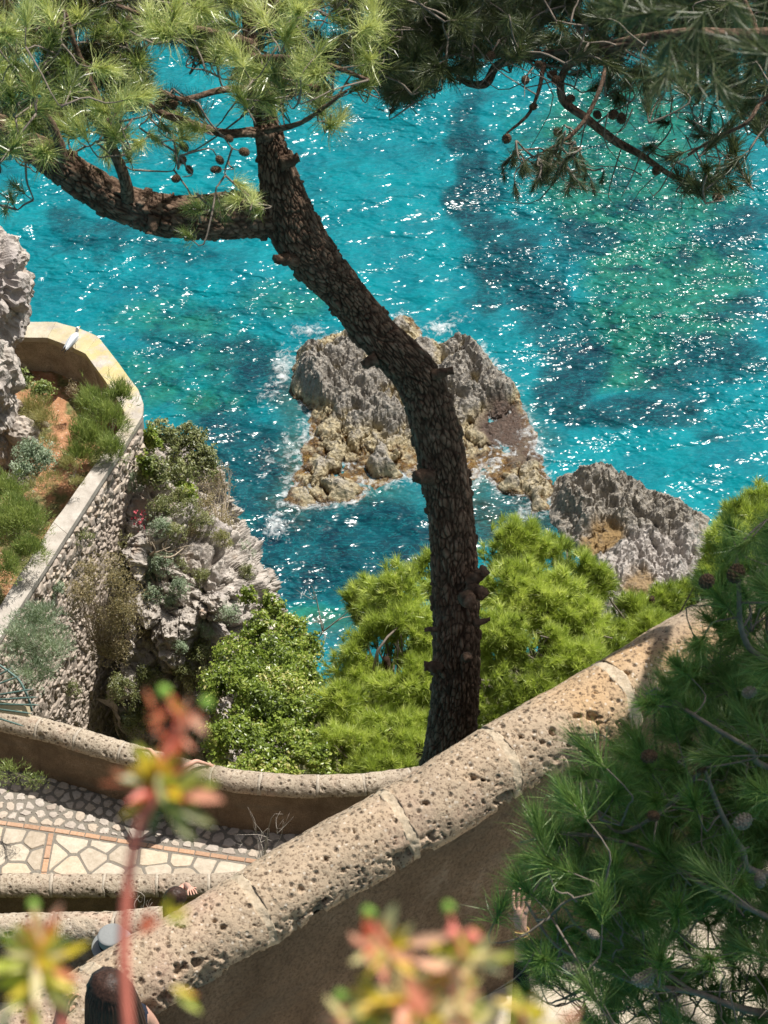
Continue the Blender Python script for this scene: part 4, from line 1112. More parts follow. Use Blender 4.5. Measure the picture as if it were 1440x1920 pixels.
shrub('dry_shrub', 'tangled pale twiggy shrub hanging over the seaward lip of the bluff', [(385,950,52.6,44,46),(410,905,54.5,30,45),(420,985,53,30,30)], 2600, .05, MAT['drybush'], aspect=.35, nstem=60, stem_mat=MAT['dead'], tipf=1.1, seed=9, stem_r=.012)
shrub('dry_shrub', 'big rounded brown drying bush growing from the rubble wall', [(195,1090,46.6,62,62),(215,1150,46.8,62,70),(160,1130,46.4,38,60),(205,1220,47.3,42,46)], 9500, .06, MAT['drybush'], aspect=.3, nstem=150, stem_mat=MAT['dead'], tipf=1.04, seed=10, stem_r=.010)
shrub('greygreen_shrub', 'soft grey green bush at the left edge below the rubble wall', [(70,1170,45.2,52,42),(90,1215,45,48,45),(35,1215,44.8,45,48),(60,1265,44.6,50,30)], 12000, .085, MAT['greygreen'], aspect=.14, needle=True, up=.6, nstem=40, seed=12, stem_r=.008)
for (lab, L, n, m, s) in [
    ('small olive clump on the bluff above the dark cleft', [(285,1080,49.2,20,24)], 900, 'greygreen', 21),
    ('yellow green clump on the pale face of the bluff', [(383,1085,50.6,26,20)], 900, 'olive', 22),
    ('sparse grey sprig in the middle of the bluff', [(322,1130,49.6,18,14)], 450, 'greygreen', 23),
    ('silvery plant low on the bluff near the lane', [(340,1215,49.4,16,14)], 500, 'greygreen', 24),
    ('bushy clump in the shaded gully of the bluff', [(278,1270,48.6,30,30)], 900, 'olive', 25),
    ('grey green clump just above the curved parapet', [(243,1355,47.5,18,32)], 900, 'greygreen', 26),
    ('thin green weed low in the gully by the parapet', [(225,1290,48,24,16)], 500, 'olive', 27),
    ('light green clump beside the rubble wall top', [(105,1105,46.3,20,18)], 700, 'greygreen', 28),
    ('silver leaved sprig on the coping of the terrace wall', [(95,1040,47.2,20,20)], 350, 'greygreen', 29),
    ('green tuft on the upper seaward edge of the bluff', [(462,1075,53,18,22)], 700, 'olive', 30),
    ('faded green scrub at the top of the rock step', [(300,990,50.4,26,22)], 900, 'greygreen', 31)]:
    L = [(a, b, snap(a, b, D), c, d) for a, b, D, c, d in L]
    shrub('cliff_plant', lab, L, n, .055, MAT[m], cat='plant', aspect=.3, nstem=10, group='plants on the bluff', seed=s, stem_r=.006)
for (lab, L, n, m, s_) in [('wide olive scrub covering the upper bluff below the headland shrub', [(345,950,36,34),(305,960,30,34),(380,985,28,30),(330,1000,26,22)], 6000, 'olive', 81),
        ('grey green scrub spilling down the middle of the bluff', [(300,1060,26,26),(335,1105,22,24),(285,1120,20,26)], 2600, 'greygreen', 82),
        ('shaded scrub filling the gully between rubble wall and bluff', [(230,1300,30,40),(255,1350,34,34),(215,1345,26,30),(280,1330,26,30)], 5200, 'olive', 83),
        ('olive scrub above the glossy shrub at the foot of the bluff', [(375,1225,30,26),(345,1260,26,28),(390,1270,26,24)], 3200, 'olive', 84)]:
    shrub('bluff_scrub', lab, [(a, b, snap(a, b, 50.0)-.1, c, d) for a, b, c, d in L], n, .055, MAT[m], aspect=.35, nstem=30, seed=s_, stem_r=.008, stem_mat=MAT['dead'], tipf=1.1)
for i, (px, py, D, lab) in enumerate([(300,905,51.8,'olive scrub patch under the headland shrub'),(245,905,50.6,'grey weed at the top of the bluff by the wall'),(350,1000,51.2,'dry olive tuft beneath the tangled twigs'),(415,1010,52.8,'faded tuft near the seaward edge of the bluff'),
        (330,1060,50.3,'thin olive weed in a crack of the upper bluff'),(430,1150,51.4,'pale green weed on the smooth rock step'),(270,1190,49.3,'grey weed in the middle gully'),(235,1020,49.4,'grey brush at the foot of the rubble wall top'),(150,1010,47.9,'dry weed hanging from the rubble wall'),
        (380,1180,50.4,'small olive weed above the glossy shrub'),(300,1335,48.9,'dark weed behind the curved parapet'),(360,1290,49.2,'low weed where the bluff meets the glossy shrub'),(130,1290,47.4,'pale weed at the bottom of the rubble wall'),(455,1030,53.6,'thin green weed on the seaward rib')]):
    D = snap(px, py, D)+.25
    shrub('cliff_plant', lab, [(px, py, D-.25, 20+5*(i % 3), 17+4*(i % 2)), (px+12, py+9, D-.25, 14, 12)], 800, .05, MAT[['olive','greygreen','drybush','grassy'][i % 4]], cat='plant', aspect=.3, nstem=12, group='plants on the bluff', seed=70+i, stem_r=.006)
# terrace plants
shrub('pine_sapling', 'young green pine sapling leaning on the inner side of the terrace wall', [(195,790,50.5,50,50),(165,830,50.3,46,50),(225,745,50.8,28,36),(175,760,50.9,36,40),(150,860,50,34,28),(210,850,50,30,34)], 9000, .20, MAT['sapling'], cat='tree', aspect=.07, needle=True, up=1.1, outward=.55, nstem=24, seed=41, stem_r=.012, clump=.5)
shrub('terrace_shrub', 'large fine leaved green bush at the left edge of the terrace', [(35,985,47.8,60,55),(10,930,48.4,45,40),(55,1040,47.3,38,38),(10,1070,46.9,30,40)], 14000, .11, MAT['sapling'], aspect=.12, needle=True, up=.9, nstem=20, seed=42)
shrub('terrace_shrub', 'grey leaved bush beside the terrace boulder', [(62,855,49.6,36,34),(45,885,49.2,26,26),(85,870,49.2,22,26)], 4200, .06, MAT['greygreen'], aspect=.4, nstem=16, seed=43)
shrub('terrace_weeds', 'yellowish weeds along the rock on the terrace', [(70,770,51.2,34,26),(85,790,50.8,26,24),(92,835,50.2,22,24),(48,765,51.4,18,22)], 3200, .12, MAT['grassy'], cat='plant', aspect=.08, needle=True, up=1.0, nstem=14, seed=44)
shrub('terrace_weeds', 'green leafy weeds in the shade under the inner wall of the terrace', [(80,735,52,26,20),(45,715,52.3,16,26)], 1200, .08, MAT['sapling'], cat='plant', aspect=.4, nstem=14, seed=45)
shrub('dry_weed', 'brown dry weed stalks against the inner terrace wall', [(138,735,52,14,22)], 200, .05, MAT['drybush'], cat='plant', aspect=.2, nstem=30, stem_mat=MAT['dead'], seed=46, stem_r=.006, tipf=1.3)
shrub('terrace_weeds', 'low green weeds on orange soil near the terrace wall', [(130,870,49.5,20,14),(145,905,49.1,14,10)], 900, .10, MAT['grassy'], cat='plant', aspect=.1, needle=True, up=.9, nstem=6, seed=47)
shrub('terrace_weeds', 'scrubby weeds filling the terrace between orange soil and grey bush', [(70,915,48.9,30,18),(95,900,49,22,14)], 1400, .09, MAT['grassy'], cat='plant', aspect=.1, needle=True, up=.9, nstem=6, seed=48)
def hillside_scrub():
    n = 9000; x = rng.uniform(-4.5, 24, n); y = rng.uniform(28.5, 56, n); q = np.stack([x, y, 0*x], -1)
    kp = fbm(q*.5, 3, 77) > -.15; x, y, q = x[kp], y[kp], q[kp]; z = ground(x, y); m = len(x); k = 9
    h = .28*(1+fbm(q*.8, 2, 5))
    c = np.stack([x, y, z], -1)[:, None, :] + rng.normal(0, 1, (m, k, 3))*np.array([.16, .16, .05]) + np.array([0, 0, 1.0])*(h[:, None, None]*rng.random((m, k, 1)))
    a = unit(rng.normal(0, 1, (m, k, 3)))*.09; b = unit(np.cross(a, rng.normal(0, 1, (m, k, 3))))*.05
    V = np.stack([c-a, c+b, c+a, c-b], 2).reshape(-1, 3)
    o = mk('hillside_scrub', V, np.arange(len(V)).reshape(-1, 4), MAT['olive'], None, False, {'rnd': np.repeat(np.clip(.4+.25*rng.normal(0, 1, m*k), 0, 1), 4)})
    tag(o, 'low green scrub covering the steep slope below the lower lane', 'undergrowth', kind='stuff')
hillside_scrub()
# pink flowers on the bluff
def flowers():
    c0 = P(262, 972, snap(262, 972, 49.9)); t = thing('flower_clump', 'small pink flower clump at the top of the bluff under the wall', 'flowers', c0)
    mb = MB()
    for i in range(40):
        c = np.array(c0)+rng.normal(0, .09, 3); a = unit(rng.normal(0, 1, (1, 3)))[0]; b = unit(np.cross(a, rng.normal(0, 1, 3)))*.03; a = a*.03
        mb.add([c-a, c+b, c+a, c-b], np.array([[0,1,2,3]]))
    tag(mb.build('petals', MAT['pink'], t, False), kind='stuff')
    stems_mesh(np.array(c0)+[0, .05, -.25], [np.array(c0)+rng.normal(0, .1, 3) for _ in range(8)], .006, None).build('stem', MAT['twig'], t)
flowers()
def bare_twigs(label, px, py, D, hpx, n, mat, r=.01, spread=.5, group=None, lean=(0, 0, 1)):
    b = np.array(P(px, py, D)); h = hpx*mpp(D)/ct*0.8
    t = thing('dead_twigs', label, 'twigs', b, group); mb = MB()
    for i in range(n):
        e = b + (np.array(lean)+rng.normal(0, spread, 3))*h*rng.uniform(.5, 1.1)
        pth = twig_path(b, e, -.1); V, F = tube(pth, [r, r*.6, r*.2], 7, 5); mb.add(V, F)
        for j in range(3):
            s = np.array(pth[0])*.3+np.array(pth[2])*.7; e2 = s+(e-s)+rng.normal(0, .3, 3)*h*.5
            V, F = tube(twig_path(s, e2), [r*.45, r*.3, r*.1], 5, 4); mb.add(V, F)
    mb.build('twig', mat, t)
bare_twigs('bleached bare twigs poking up against the water above the shrubs', 605, 1185, 48.5, 75, 7, MAT['twig_pale'], .016)
bare_twigs('long dead grey branch lying across the bluff', 282, 1040, snap(282, 1040, 49.0), 60, 4, MAT['dead'], .035, .35, lean=(.7, -.2, .7))
bare_twigs('grey dry weed at the end of the paved lane by the near parapet', 492, 1618, 37.2, 75, 9, MAT['twig_pale'], .008, .4)
bare_twigs('thin silvery weed sprig behind the middle lane parapet', 262, 1722, 25.2, 42, 9, MAT['twig_pale'], .006, .5)
shrub('lane_weed', 'small bright green weed behind the middle lane parapet', [(203,1722,25.5,16,12)], 260, .05, MAT['mastic'], cat='plant', nstem=8, seed=60, stem_r=.004)
shrub('lane_weed', 'dark weeds at the shaded foot of the curved parapet', [(20,1450,38.9,40,16),(70,1466,38.8,24,12)], 900, .07, MAT['sapling'], cat='plant', aspect=.15, needle=True, up=.9, nstem=6, seed=61)

def baked_tufts(name, protos, spots, mat, parent):
    """tufts past the first few hundred, joined into one part"""
    mb = MB()
    for c, ax, sc in spots:
        me = protos[int(rng.integers(len(protos)))]; n = len(me.vertices)
        v = np.empty(n*3, np.float32); me.vertices.foreach_get('co', v); a = np.empty(n, np.float32); me.attributes['rnd'].data.foreach_get('value', a)
        f = np.empty(len(me.polygons)*3, np.int32); me.loops.foreach_get('vertex_index', f)
        q = Vector(ax).normalized().to_track_quat('Z', 'Y') @ Quaternion((0, 0, 1), rng.uniform(0, 6.28))
        R = np.array(q.to_matrix())*sc
        mb.add(v.reshape(-1, 3)@R.T + c, f.reshape(-1, 3), a)
    return tag(mb.build(name, mat, parent, False), kind='stuff')
def grow_twigs(mains, tufts, r0=.008, k=4, back=.14, wob=.05):
    """connect every shoot to the nearest wood already there, nearest shoots first"""
    nodes = np.array(mains); mb = MB(); todo = sorted(tufts, key=lambda t: np.min(np.linalg.norm(nodes-t[0], axis=1)))
    for c, ax, sc in todo:
        mid = c-ax*back*sc; j = np.argmin(np.linalg.norm(nodes-mid, axis=1)); a = nodes[j]
        V, F = tube([a, (a+mid)/2+rng.normal(0, wob, 3)*np.linalg.norm(mid-a), mid, c], [r0, r0*.8, r0*.6, r0*.4], 9, k); mb.add(V, F, rng.random())
        nodes = np.vstack([nodes, mid, (a+mid)/2])
    return mb

# ================================================================== THE LEANING PINE
def bark_tube(pts_px, n, k, seed, amp=.020, cell=.045, base_scale=1.0):
    cell = cell*.48; amp = amp*.58
    pts = [P(a, b, D) for a, b, D, wd in pts_px]; r = [wd*mpp(D)/2 for a, b, D, wd in pts_px]
    V, F = tube(pts, r, n, k, True)
    m = n*k; body = V[:m]
    q = catmull(np.c_[np.array(pts), np.array(r)], n); cen = np.repeat(q[:, :3], k, axis=0); rr = np.repeat(q[:, 3], k)
    N = unit(body-cen)
    T = np.repeat(unit(np.gradient(q[:, :3], axis=0)), k, axis=0)
    # plates longer along the stem: squash the noise space along the stem direction
    s = np.sum(body*T, 1)
    L = np.concatenate([[0], np.cumsum(np.linalg.norm(np.diff(q[:, :3], axis=0), axis=1))]); al = np.repeat(L, k)
    ang = np.tile(np.arange(k)/k*2*math.pi, n)
    U = np.stack([np.cos(ang)*rr, np.sin(ang)*rr, al*0.36], -1)
    U = U + 0.010*np.stack([vnoise(U*14, seed+1), vnoise(U*14, seed+2), vnoise(U*14, seed+3)], -1)
    f1, f2, idr = worley(U/cell, seed)
    plate = sstep(0.02, 0.24, f2-f1)
    h1, h2, _ = worley(U/(cell*3.2)+5, seed+50)
    plate = plate*(.45+.55*sstep(0, .13, h2-h1))
    d = amp*(plate*(.55+.6*idr) - .35) - amp*.9*(1-sstep(0, .12, h2-h1)) + 0.012*fbm(U*3, 3, seed+8) + .03*fbm(U*.9, 2, seed+6)*(rr/.13) + amp*.3*fbm(U*30, 2, seed+4)
    loose = (idr > .93)*plate*amp*1.0
    V[:m] = body + N*((d+loose)*np.clip(rr/.07, .3, 1))[:, None]
    A = np.concatenate([np.clip(plate*.9+.1, 0, 1), [1, 1]])
    return V, F, A
def stub(parent, px, py, D, wd, dx, dy, dd, ln, seed):
    """sawn-off branch stub"""
    c = np.array(P(px, py, D)); e = np.array(P(px+dx, py+dy, D+dd)); d = unit(e-c); r = wd*mpp(D)/2*.62; ln *= .5; c = c + d*.012
    V, F = tube([c-d*.06, c, c+d*ln*.5, c+d*ln], [r*1.55, r*1.25, r*1.0, r*.95], 16, 14)
    V = V + unit(rng.normal(0, 1, (1, 3)))*0 + (fbm(V*45, 4, seed)*r*.7)[:, None]*unit(V-(c+d*ln*.4))
    mk('branch_stub', V, F, MAT['bark'], parent, True, {'rnd': np.clip(.55+.45*vnoise(V*60, seed), 0, 1)})
TUFT_SUN = None
def main_pine():
    base = P(846, 1470, 13.85)
    t = thing('pine_tree', 'tall leaning pine with rough dark trunk rising behind the near parapet and sunlit needles overhead', 'tree', base)
    trunk = [(836,1640,14.6,150),(838,1520,14.1,128),(846,1400,13.75,106),(855,1300,13.5,98),(857,1200,13.3,96),(855,1100,13.15,92),(849,1000,13.0,90),(837,905,12.9,94),(817,810,12.8,100),(788,720,12.7,100),
             (746,668,12.6,94),(704,626,12.55,88),(668,580,12.5,86),(632,535,12.4,88),(592,490,12.3,100),(552,432,12.2,104),(530,370,12.1,92),(517,315,12.0,72),(505,262,11.95,56),(492,205,11.9,46),(478,140,11.8,36),(468,70,11.8,28),(462,-40,11.8,18)]
    V, F, A = bark_tube(trunk, 900, 210, 7, .017, .042)
    mk('trunk', V, F, MAT['bark'], t, True, {'rnd': A})
    limb = [(548,412,12.25,60),(500,404,12.15,72),(440,403,12.05,74),(370,407,11.95,70),(305,403,11.9,68),(250,388,11.85,63),(200,366,11.8,62),(150,335,11.75,60),(100,302,11.7,56),(50,268,11.7,44),(0,236,11.7,36),(-90,180,11.7,26)]
    V, F, A = bark_tube(limb, 380, 110, 17, .016, .040)
    mk('limb', V, F, MAT['bark'], t, True, {'rnd': A})
    for L, w_, s in [([(505,255,11.9,30),(470,248,11.8,22),(420,250,11.7,18),(360,232,11.6,14),(290,205,11.5,12),(230,150,11.4,9)], 60, 27),
                     ([(240,372,11.75,26),(232,330,11.6,22),(205,262,11.5,18),(190,200,11.4,14),(150,110,11.3,10),(120,20,11.2,8)], 60, 37),
                     ([(120,300,11.6,24),(100,240,11.5,18),(60,180,11.4,14),(20,120,11.3,10)], 40, 47),
                     ([(482,170,11.7,18),(420,168,11.5,13),(345,186,11.4,10),(300,170,11.3,8)], 40, 57),
                     ([(474,110,11.7,18),(540,110,11.4,14),(610,120,11.2,11),(690,150,11.0,8)], 40, 67),
                     ([(470,80,11.7,16),(400,60,11.4,12),(300,40,11.2,10),(220,10,11.0,8)], 40, 77),
                     ([(500,245,11.8,14),(560,232,11.5,10),(610,200,11.3,8),(650,170,11.2,6)], 30, 87)]:
        V, F, A = bark_tube(L, w_*2, 26, s, .006, .03)
        mk('branch', V, F, MAT['bark'], t, True, {'rnd': A})
    stub(t, 540, 486, 12.15, 30, -60, 2, -.1, .13, 3); stub(t, 826, 700, 12.6, 24, 40, -8, .0, .10, 4); stub(t, 795, 893, 12.75, 34, -60, 0, -.1, .10, 5)
    stub(t, 893, 1080, 13.0, 34, 50, -38, -.1, .10, 6); stub(t, 893, 1110, 12.98, 36, 50, 12, -.2, .09, 7); stub(t, 878, 1125, 12.9, 34, 22, 25, -.4, .08, 8); stub(t, 815, 1250, 13.3, 28, -60, -2, 0, .085, 9); stub(t, 876, 1232, 13.1, 22, 10, 6, -.5, .05, 10)
    stub(t, 285, 425, 11.8, 26, -8, 40, 0, .05, 11); stub(t, 690, 680, 12.5, 26, -40, 20, 0, .04, 12); stub(t, 545, 300, 11.9, 30, 40, -14, 0, .055, 13); stub(t, 905, 1165, 13.1, 14, 40, -12, 0, .06, 15); stub(t, 806, 1180, 13.2, 12, -30, 0, 0, .03, 16)
    protos = [needle_tuft('needle_tuft', n_, l_, .0028, s, .08, MAT['needles_sun'], dr, tn) for s, n_, l_, dr, tn in ((.75, 200, .145, .12, .8), (.85, 170, .13, .25, .3), (.95, 240, .15, .18, .65), (.6, 120, .12, .3, .2), (.8, 200, .14, .2, .9), (1.05, 150, .13, .15, .45))]
    poly = [(-60,-60),(760,-60),(745,60),(720,150),(690,170),(640,150),(600,205),(560,180),(530,215),(470,235),(400,220),(345,250),(300,190),(265,215),(235,190),(225,250),(180,245),(150,220),(90,290),(30,300),(-60,330)]
    holes = [(375,160,62,45),(330,150,48,28),(600,45,34,28),(515,88,28,22),(305,135,32,26),(640,150,36,22),(420,235,70,30),(160,75,26,20),(270,85,22,18),(455,40,22,18),(60,110,24,16)]
    spots = []
    big = [(20,180),(60,150),(110,175),(60,235),(30,270),(120,120),(190,205),(150,240),(200,130),(225,195),(262,118),(232,50),(175,32),(50,28),(18,62),(352,48),(418,42),(330,18),(490,28),(520,148),(478,128),(450,182),(560,128),(588,140),(640,40),(692,52),(600,95),(690,110),(412,88),(300,60),(262,180),(30,125),
           (440,100),(540,60),(100,70),(140,150),(80,200),(210,250),(700,20),(505,190),(280,30),(380,20),(90,20),(560,20)]
    for b in big: spots.append((b[0], b[1], rng.uniform(10.7, 11.3), rng.uniform(.95, 1.2), 'a'))
    tries = 0
    while len(spots) < 165 and tries < 6000:
        tries += 1
        x, y = rng.uniform(-50, 760), rng.uniform(-50, 330)
        if not inpoly(np.array([x]), np.array([y]), poly)[0]: continue
        if any(((x-h[0])/h[2])**2+((y-h[1])/h[3])**2 < 1.3 for h in holes): continue
        spots.append((x, y, rng.uniform(11.2, 12.4), rng.uniform(.75, 1.1), 'b'))
    extra = [(440,375),(475,372),(400,380),(360,392),(420,400),(455,350),(480,395),(350,440),(370,385),(20,370),(10,395),(30,350),(330,290),(345,260),(620,235),(600,190),(640,220),(290,260),(240,290),(260,270),(365,240),(310,240),(200,285),(330,225)]
    for b in extra: spots.append((b[0], b[1], rng.uniform(11.3, 11.7), rng.uniform(.6, .85), 'c'))
    mains = [np.array(P(a, b, D)) for a, b, D in [(470,130,11.8),(300,40,11.2),(420,168,11.5),(205,262,11.5),(190,200,11.4),(150,110,11.3),(60,180,11.4),(100,240,11.5),(610,120,11.2),(540,110,11.4),(360,232,11.6),(230,150,11.4),(400,60,11.4),(120,20,11.2),(690,150,11.),(20,120,11.3),(440,385,12),(-20,210,11.7),(620,215,11.3),(280,210,11.5)]]
    tl = []
    for (x, y, D, s, kind) in spots:
        c = np.array(P(x, y, D))
        ax = unit(np.array([0, -.15, .75]) + rng.normal(0, .55, 3))
        if kind == 'c': ax = unit(np.array([0, -.2, .1]) + rng.normal(0, .6, 3))
        place('needle_tuft', protos[int(rng.integers(6))], c, ax, s, t); tl.append((c, ax, s))
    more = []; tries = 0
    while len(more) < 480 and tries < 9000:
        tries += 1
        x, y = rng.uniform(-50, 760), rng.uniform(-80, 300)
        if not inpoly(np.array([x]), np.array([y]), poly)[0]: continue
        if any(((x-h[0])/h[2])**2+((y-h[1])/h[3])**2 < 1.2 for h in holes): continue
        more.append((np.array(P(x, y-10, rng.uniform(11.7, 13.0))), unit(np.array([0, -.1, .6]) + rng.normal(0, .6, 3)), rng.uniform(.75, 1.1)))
    baked_tufts('needles', protos, more, MAT['needles_shaded'], t)
    cm = [cone_mesh('pine_cone', MAT['cone'], .017, .048), cone_mesh('pine_cone', MAT['cone'], .019, .042)]
    for (x, y) in [(80,45),(95,60),(110,45),(265,50),(318,22),(342,300),(355,318),(412,300),(405,318),(458,285),(330,335),(300,195),(325,195),(350,190),(430,260),(345,275),(590,165),(240,40)]:
        c = np.array(P(x, y, rng.uniform(11.2, 11.5))); ax = unit(rng.normal(0, 1, 3)+[0, 0, -.8]); sc = rng.uniform(.9, 1.25)
        place('pine_cone', cm[int(rng.integers(2))], c, ax, sc, t); tl.append((c-ax*.03, ax, .35))
    tag(grow_twigs(mains, tl+more, .0058).build('twigs', MAT['twig'], t), kind='stuff')
main_pine()

# ================================================================== SHADED PINE OVERHEAD ON THE RIGHT
def overhead_pine():
    base = np.array([4.6, 6.6, 60.6])
    t = thing('pine_tree', 'shaded pine hanging dark branches and cones into the upper right corner', 'tree', base)
    V, F = tube([base+[0, 0, -1.5], base, [4.5, 7.2, 63.5], [4.0, 8.1, 66.5], [4.2, 9.2, 69.2]], [.24, .2, .17, .13, .06], 60, 16)
    mk('trunk', V, F, MAT['bark'], t, True, {'rnd': .5+.5*vnoise(V*25, 3)})
    hub = (1700, 60, 8.6)
    brs = [[(1800,30,11.42,40),(1440,62,11.15,26),(1300,62,11.15,24),(1200,72,11.42,18),(1100,90,11.83,14),(960,105,12.38,12),(800,90,12.92,8)],
           [(1240,68,11.29,18),(1120,100,11.70,16),(1060,130,11.97,14),(1055,185,12.10,18),(1100,222,12.10,18),(1150,262,12.24,18),(1200,290,12.24,14),(1262,330,12.24,10),(1330,350,12.24,8)],
           [(1010,100,12.24,14),(960,112,12.51,17),(930,125,12.65,16),(912,155,12.65,17),(885,158,12.65,13),(855,145,12.65,9)],
           [(1140,80,11.70,10),(1130,150,11.56,9),(1105,210,11.56,9),(1080,245,11.56,8),(1055,265,11.56,6),(1010,290,11.56,4)],
           [(1020,120,12.10,8),(1010,170,11.97,6),(990,215,11.97,5),(950,250,11.97,4)],
           [(1500,140,11.29,16),(1430,190,11.29,9),(1400,230,11.29,8),(1340,260,11.42,6),(1290,290,11.56,4)],
           [(1420,62,11.15,10),(1405,20,11.15,9),(1380,-30,11.15,8)]]
    for i, b in enumerate(brs):
        V, F, A = bark_tube(b, 110, 18, 107+i*3, .004, .02); mk('branch', V, F, MAT['bark'], t, True, {'rnd': A})
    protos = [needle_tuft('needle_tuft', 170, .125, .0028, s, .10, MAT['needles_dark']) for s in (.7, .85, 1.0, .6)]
    spots = []
    poly = [(715,-60),(1500,-60),(1500,330),(1440,250),(1400,330),(1360,385),(1300,372),(1260,330),(1230,290),(1190,240),(1150,190),(1100,150),(1040,140),(990,105),(930,110),(860,140),(800,170),(740,190),(700,150),(690,110),(735,60)]
    tries = 0
    while len(spots) < 215 and tries < 9000:
        tries += 1
        x, y = rng.uniform(690, 1480), rng.uniform(-50, 385)
        if not inpoly(np.array([x]), np.array([y]), poly)[0]: continue
        if x > 1040 and y > 110 and rng.random() < .45: continue
        spots.append((x, y, rng.uniform(11.3, 12.8), rng.uniform(.8, 1.1)))
    while len(spots) < 262:
        a = rng.normal(0, 1, 2); x, y = 1035+a[0]*42, 312+a[1]*24 + abs(a[0])*6
        spots.append((x, y, rng.uniform(11.3, 11.8), rng.uniform(.4, .65)))
    for (x, y) in [(1330,345),(1350,355),(1310,360),(1372,350),(1345,330),(1290,345)]: spots.append((x, y, 12.1, .9))
    mains = []
    for b in brs:
        for q in catmull([(a, c, d) for a, c, d, wd in b], 14): mains.append(np.array(P(*q)))
    tl = []
    for (x, y, D, s) in spots:
        c = np.array(P(x, y, D)); ax = unit(np.array([0, -.1, .35]) + rng.normal(0, .6, 3))
        if abs(x-1035) < 110 and y > 250: ax = unit(np.array([rng.normal(0, .5), -.2, -.8]))
        place('needle_tuft', protos[int(rng.integers(4))], c, ax, s, t); tl.append((c, ax, s))
    more = []
    poly2 = [(715,-60),(1500,-60),(1500,300),(1430,230),(1330,160),(1200,110),(1040,120),(990,95),(930,100),(860,140),(800,170),(740,190),(700,150),(700,100),(735,60)]
    while len(more) < 460:
        x, y = rng.uniform(690, 1490), rng.uniform(-60, 300)
        if not inpoly(np.array([x]), np.array([y]), poly2)[0] or (x > 1080 and rng.random() < .45): continue
        more.append((np.array(P(x, y, rng.uniform(12.0, 13.4))), unit(np.array([0, -.1, .3]) + rng.normal(0, .6, 3)), rng.uniform(.8, 1.15)))
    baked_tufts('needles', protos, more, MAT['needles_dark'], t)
    mb = grow_twigs(mains, tl+more, .006, 4, .12)
    for i in range(60):
        x, y = rng.uniform(1000, 1330), rng.uniform(90, 330); 
        a = np.array(P(x, y, rng.uniform(11.6, 12.4))); b = a + rng.normal(0, .16, 3) + [0, 0, -.05]
        V, F = tube(twig_path(a, b), [.004, .003, .0015], 6, 4); mb.add(V, F, rng.random())
    tag(mb.build('twigs', MAT['twig'], t), kind='stuff')
    # unseen crown above the branches, its lobes shaped to shade bough and coping end
    mbV = []
    lobes = [(np.array([3.6, 8.35, 69.0]), np.array([1.05, .8, .5])), (np.array([4.3, 7.7, 69.4]), np.array([1.0, .9, .5])), (np.array([3.2, 12.3, 69.0]), np.array([1.25, .52, .4])), (np.array([5.15, 12.35, 69.2]), np.array([.5, .45, .35])), (np.array([4.6, 12.9, 69.5]), np.array([1.2, .6, .4]))]
    cs = []
    for c, r in lobes:
        m = int((560 if c[1] < 9 else 820)*r[0]*r[1]); d = unit(rng.normal(0, 1, (m, 3))); cs.append(c + d*r*(rng.random((m, 1))**.4))
    c = np.concatenate(cs); m = len(c); k = 26
    dirs = unit(rng.normal(0, 1, (m, k, 3)) + [0, 0, .5]); L = .15*rng.uniform(.7, 1.1, (m, k, 1))
    s_ = unit(np.cross(dirs, rng.normal(0, 1, (m, k, 3))))*.006; b = c[:, None, :] + 0*dirs
    V = np.stack([b-s_, b+s_, b+dirs*L], 2).reshape(-1, 3)
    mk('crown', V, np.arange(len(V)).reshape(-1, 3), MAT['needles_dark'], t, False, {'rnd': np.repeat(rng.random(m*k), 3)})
    mb = MB(); hubp = np.array([4.2, 9.2, 69.0])
    ch = [hubp, np.array([6.1, 10.4, 69.3]), lobes[3][0], lobes[4][0], lobes[2][0]]
    V, F = tube(ch, [.08, .06, .05, .04, .02], 40, 6); mb.add(V, F, .5)
    for c, r in lobes[:2]:
        V, F = tube([hubp, (hubp+c)/2+[0, 0, .1], c], [.07, .05, .02], 12, 6); mb.add(V, F, .5)
    V, F = tube([[4.0, 8.1, 66.5], [2.9, 7.7, 66.4], np.array(P(1800, 30, 11.42))], [.1, .06, .04], 14, 8); mb.add(V, F, .5)
    mb.build('limb', MAT['bark'], t)
    cm = cone_mesh('pine_cone', MAT['cone'], .022, .05)
    for (x, y) in [(1035,140),(1042,150),(1000,200),(1045,248),(950,260),(1165,222),(1120,215),(1150,215),(920,105),(1385,70),(1380,20),(1070,185),(1345,370),(1230,320),(985,150),(1010,120)]:
        place('pine_cone', cm, P(x, y, rng.uniform(11.6, 12.0)), rng.normal(0, 1, 3), rng.uniform(.7, 1.1), t)
overhead_pine()
def near_sprays():
    """a bough of another pine close to the camera, out of focus"""
    base = np.array(P(1600, -420, 6.0))
    t = thing('pine_bough', 'blurred olive pine bough close to the lens in the upper right corner', 'branch', base)
    V, F = tube([base, P(1500, -60, 5.9), P(1330, -20, 5.8), P(1180, -10, 5.7)], [.02, .014, .01, .005], 24, 8)
    mk('branch', V, F, MAT['cutwood'], t)
    pr = [needle_tuft('needle_tuft', 90, .15, .0024, s, .06, MAT['needles_dark']) for s in (.8, 1.0)]
    for (x, y) in [(1150,10),(1200,30),(1260,20),(1310,50),(1330,110),(1290,140),(1250,90),(1380,20),(1180,-20),(1410,90),(1350,170),(1240,150)]:
        c = np.array(P(x, y, rng.uniform(5.2, 6.0))); place('needle_tuft', pr[int(rng.integers(2))], c, np.array([-.3, -.2, -.5])+rng.normal(0, .5, 3), rng.uniform(.6, .9), t)
near_sprays()

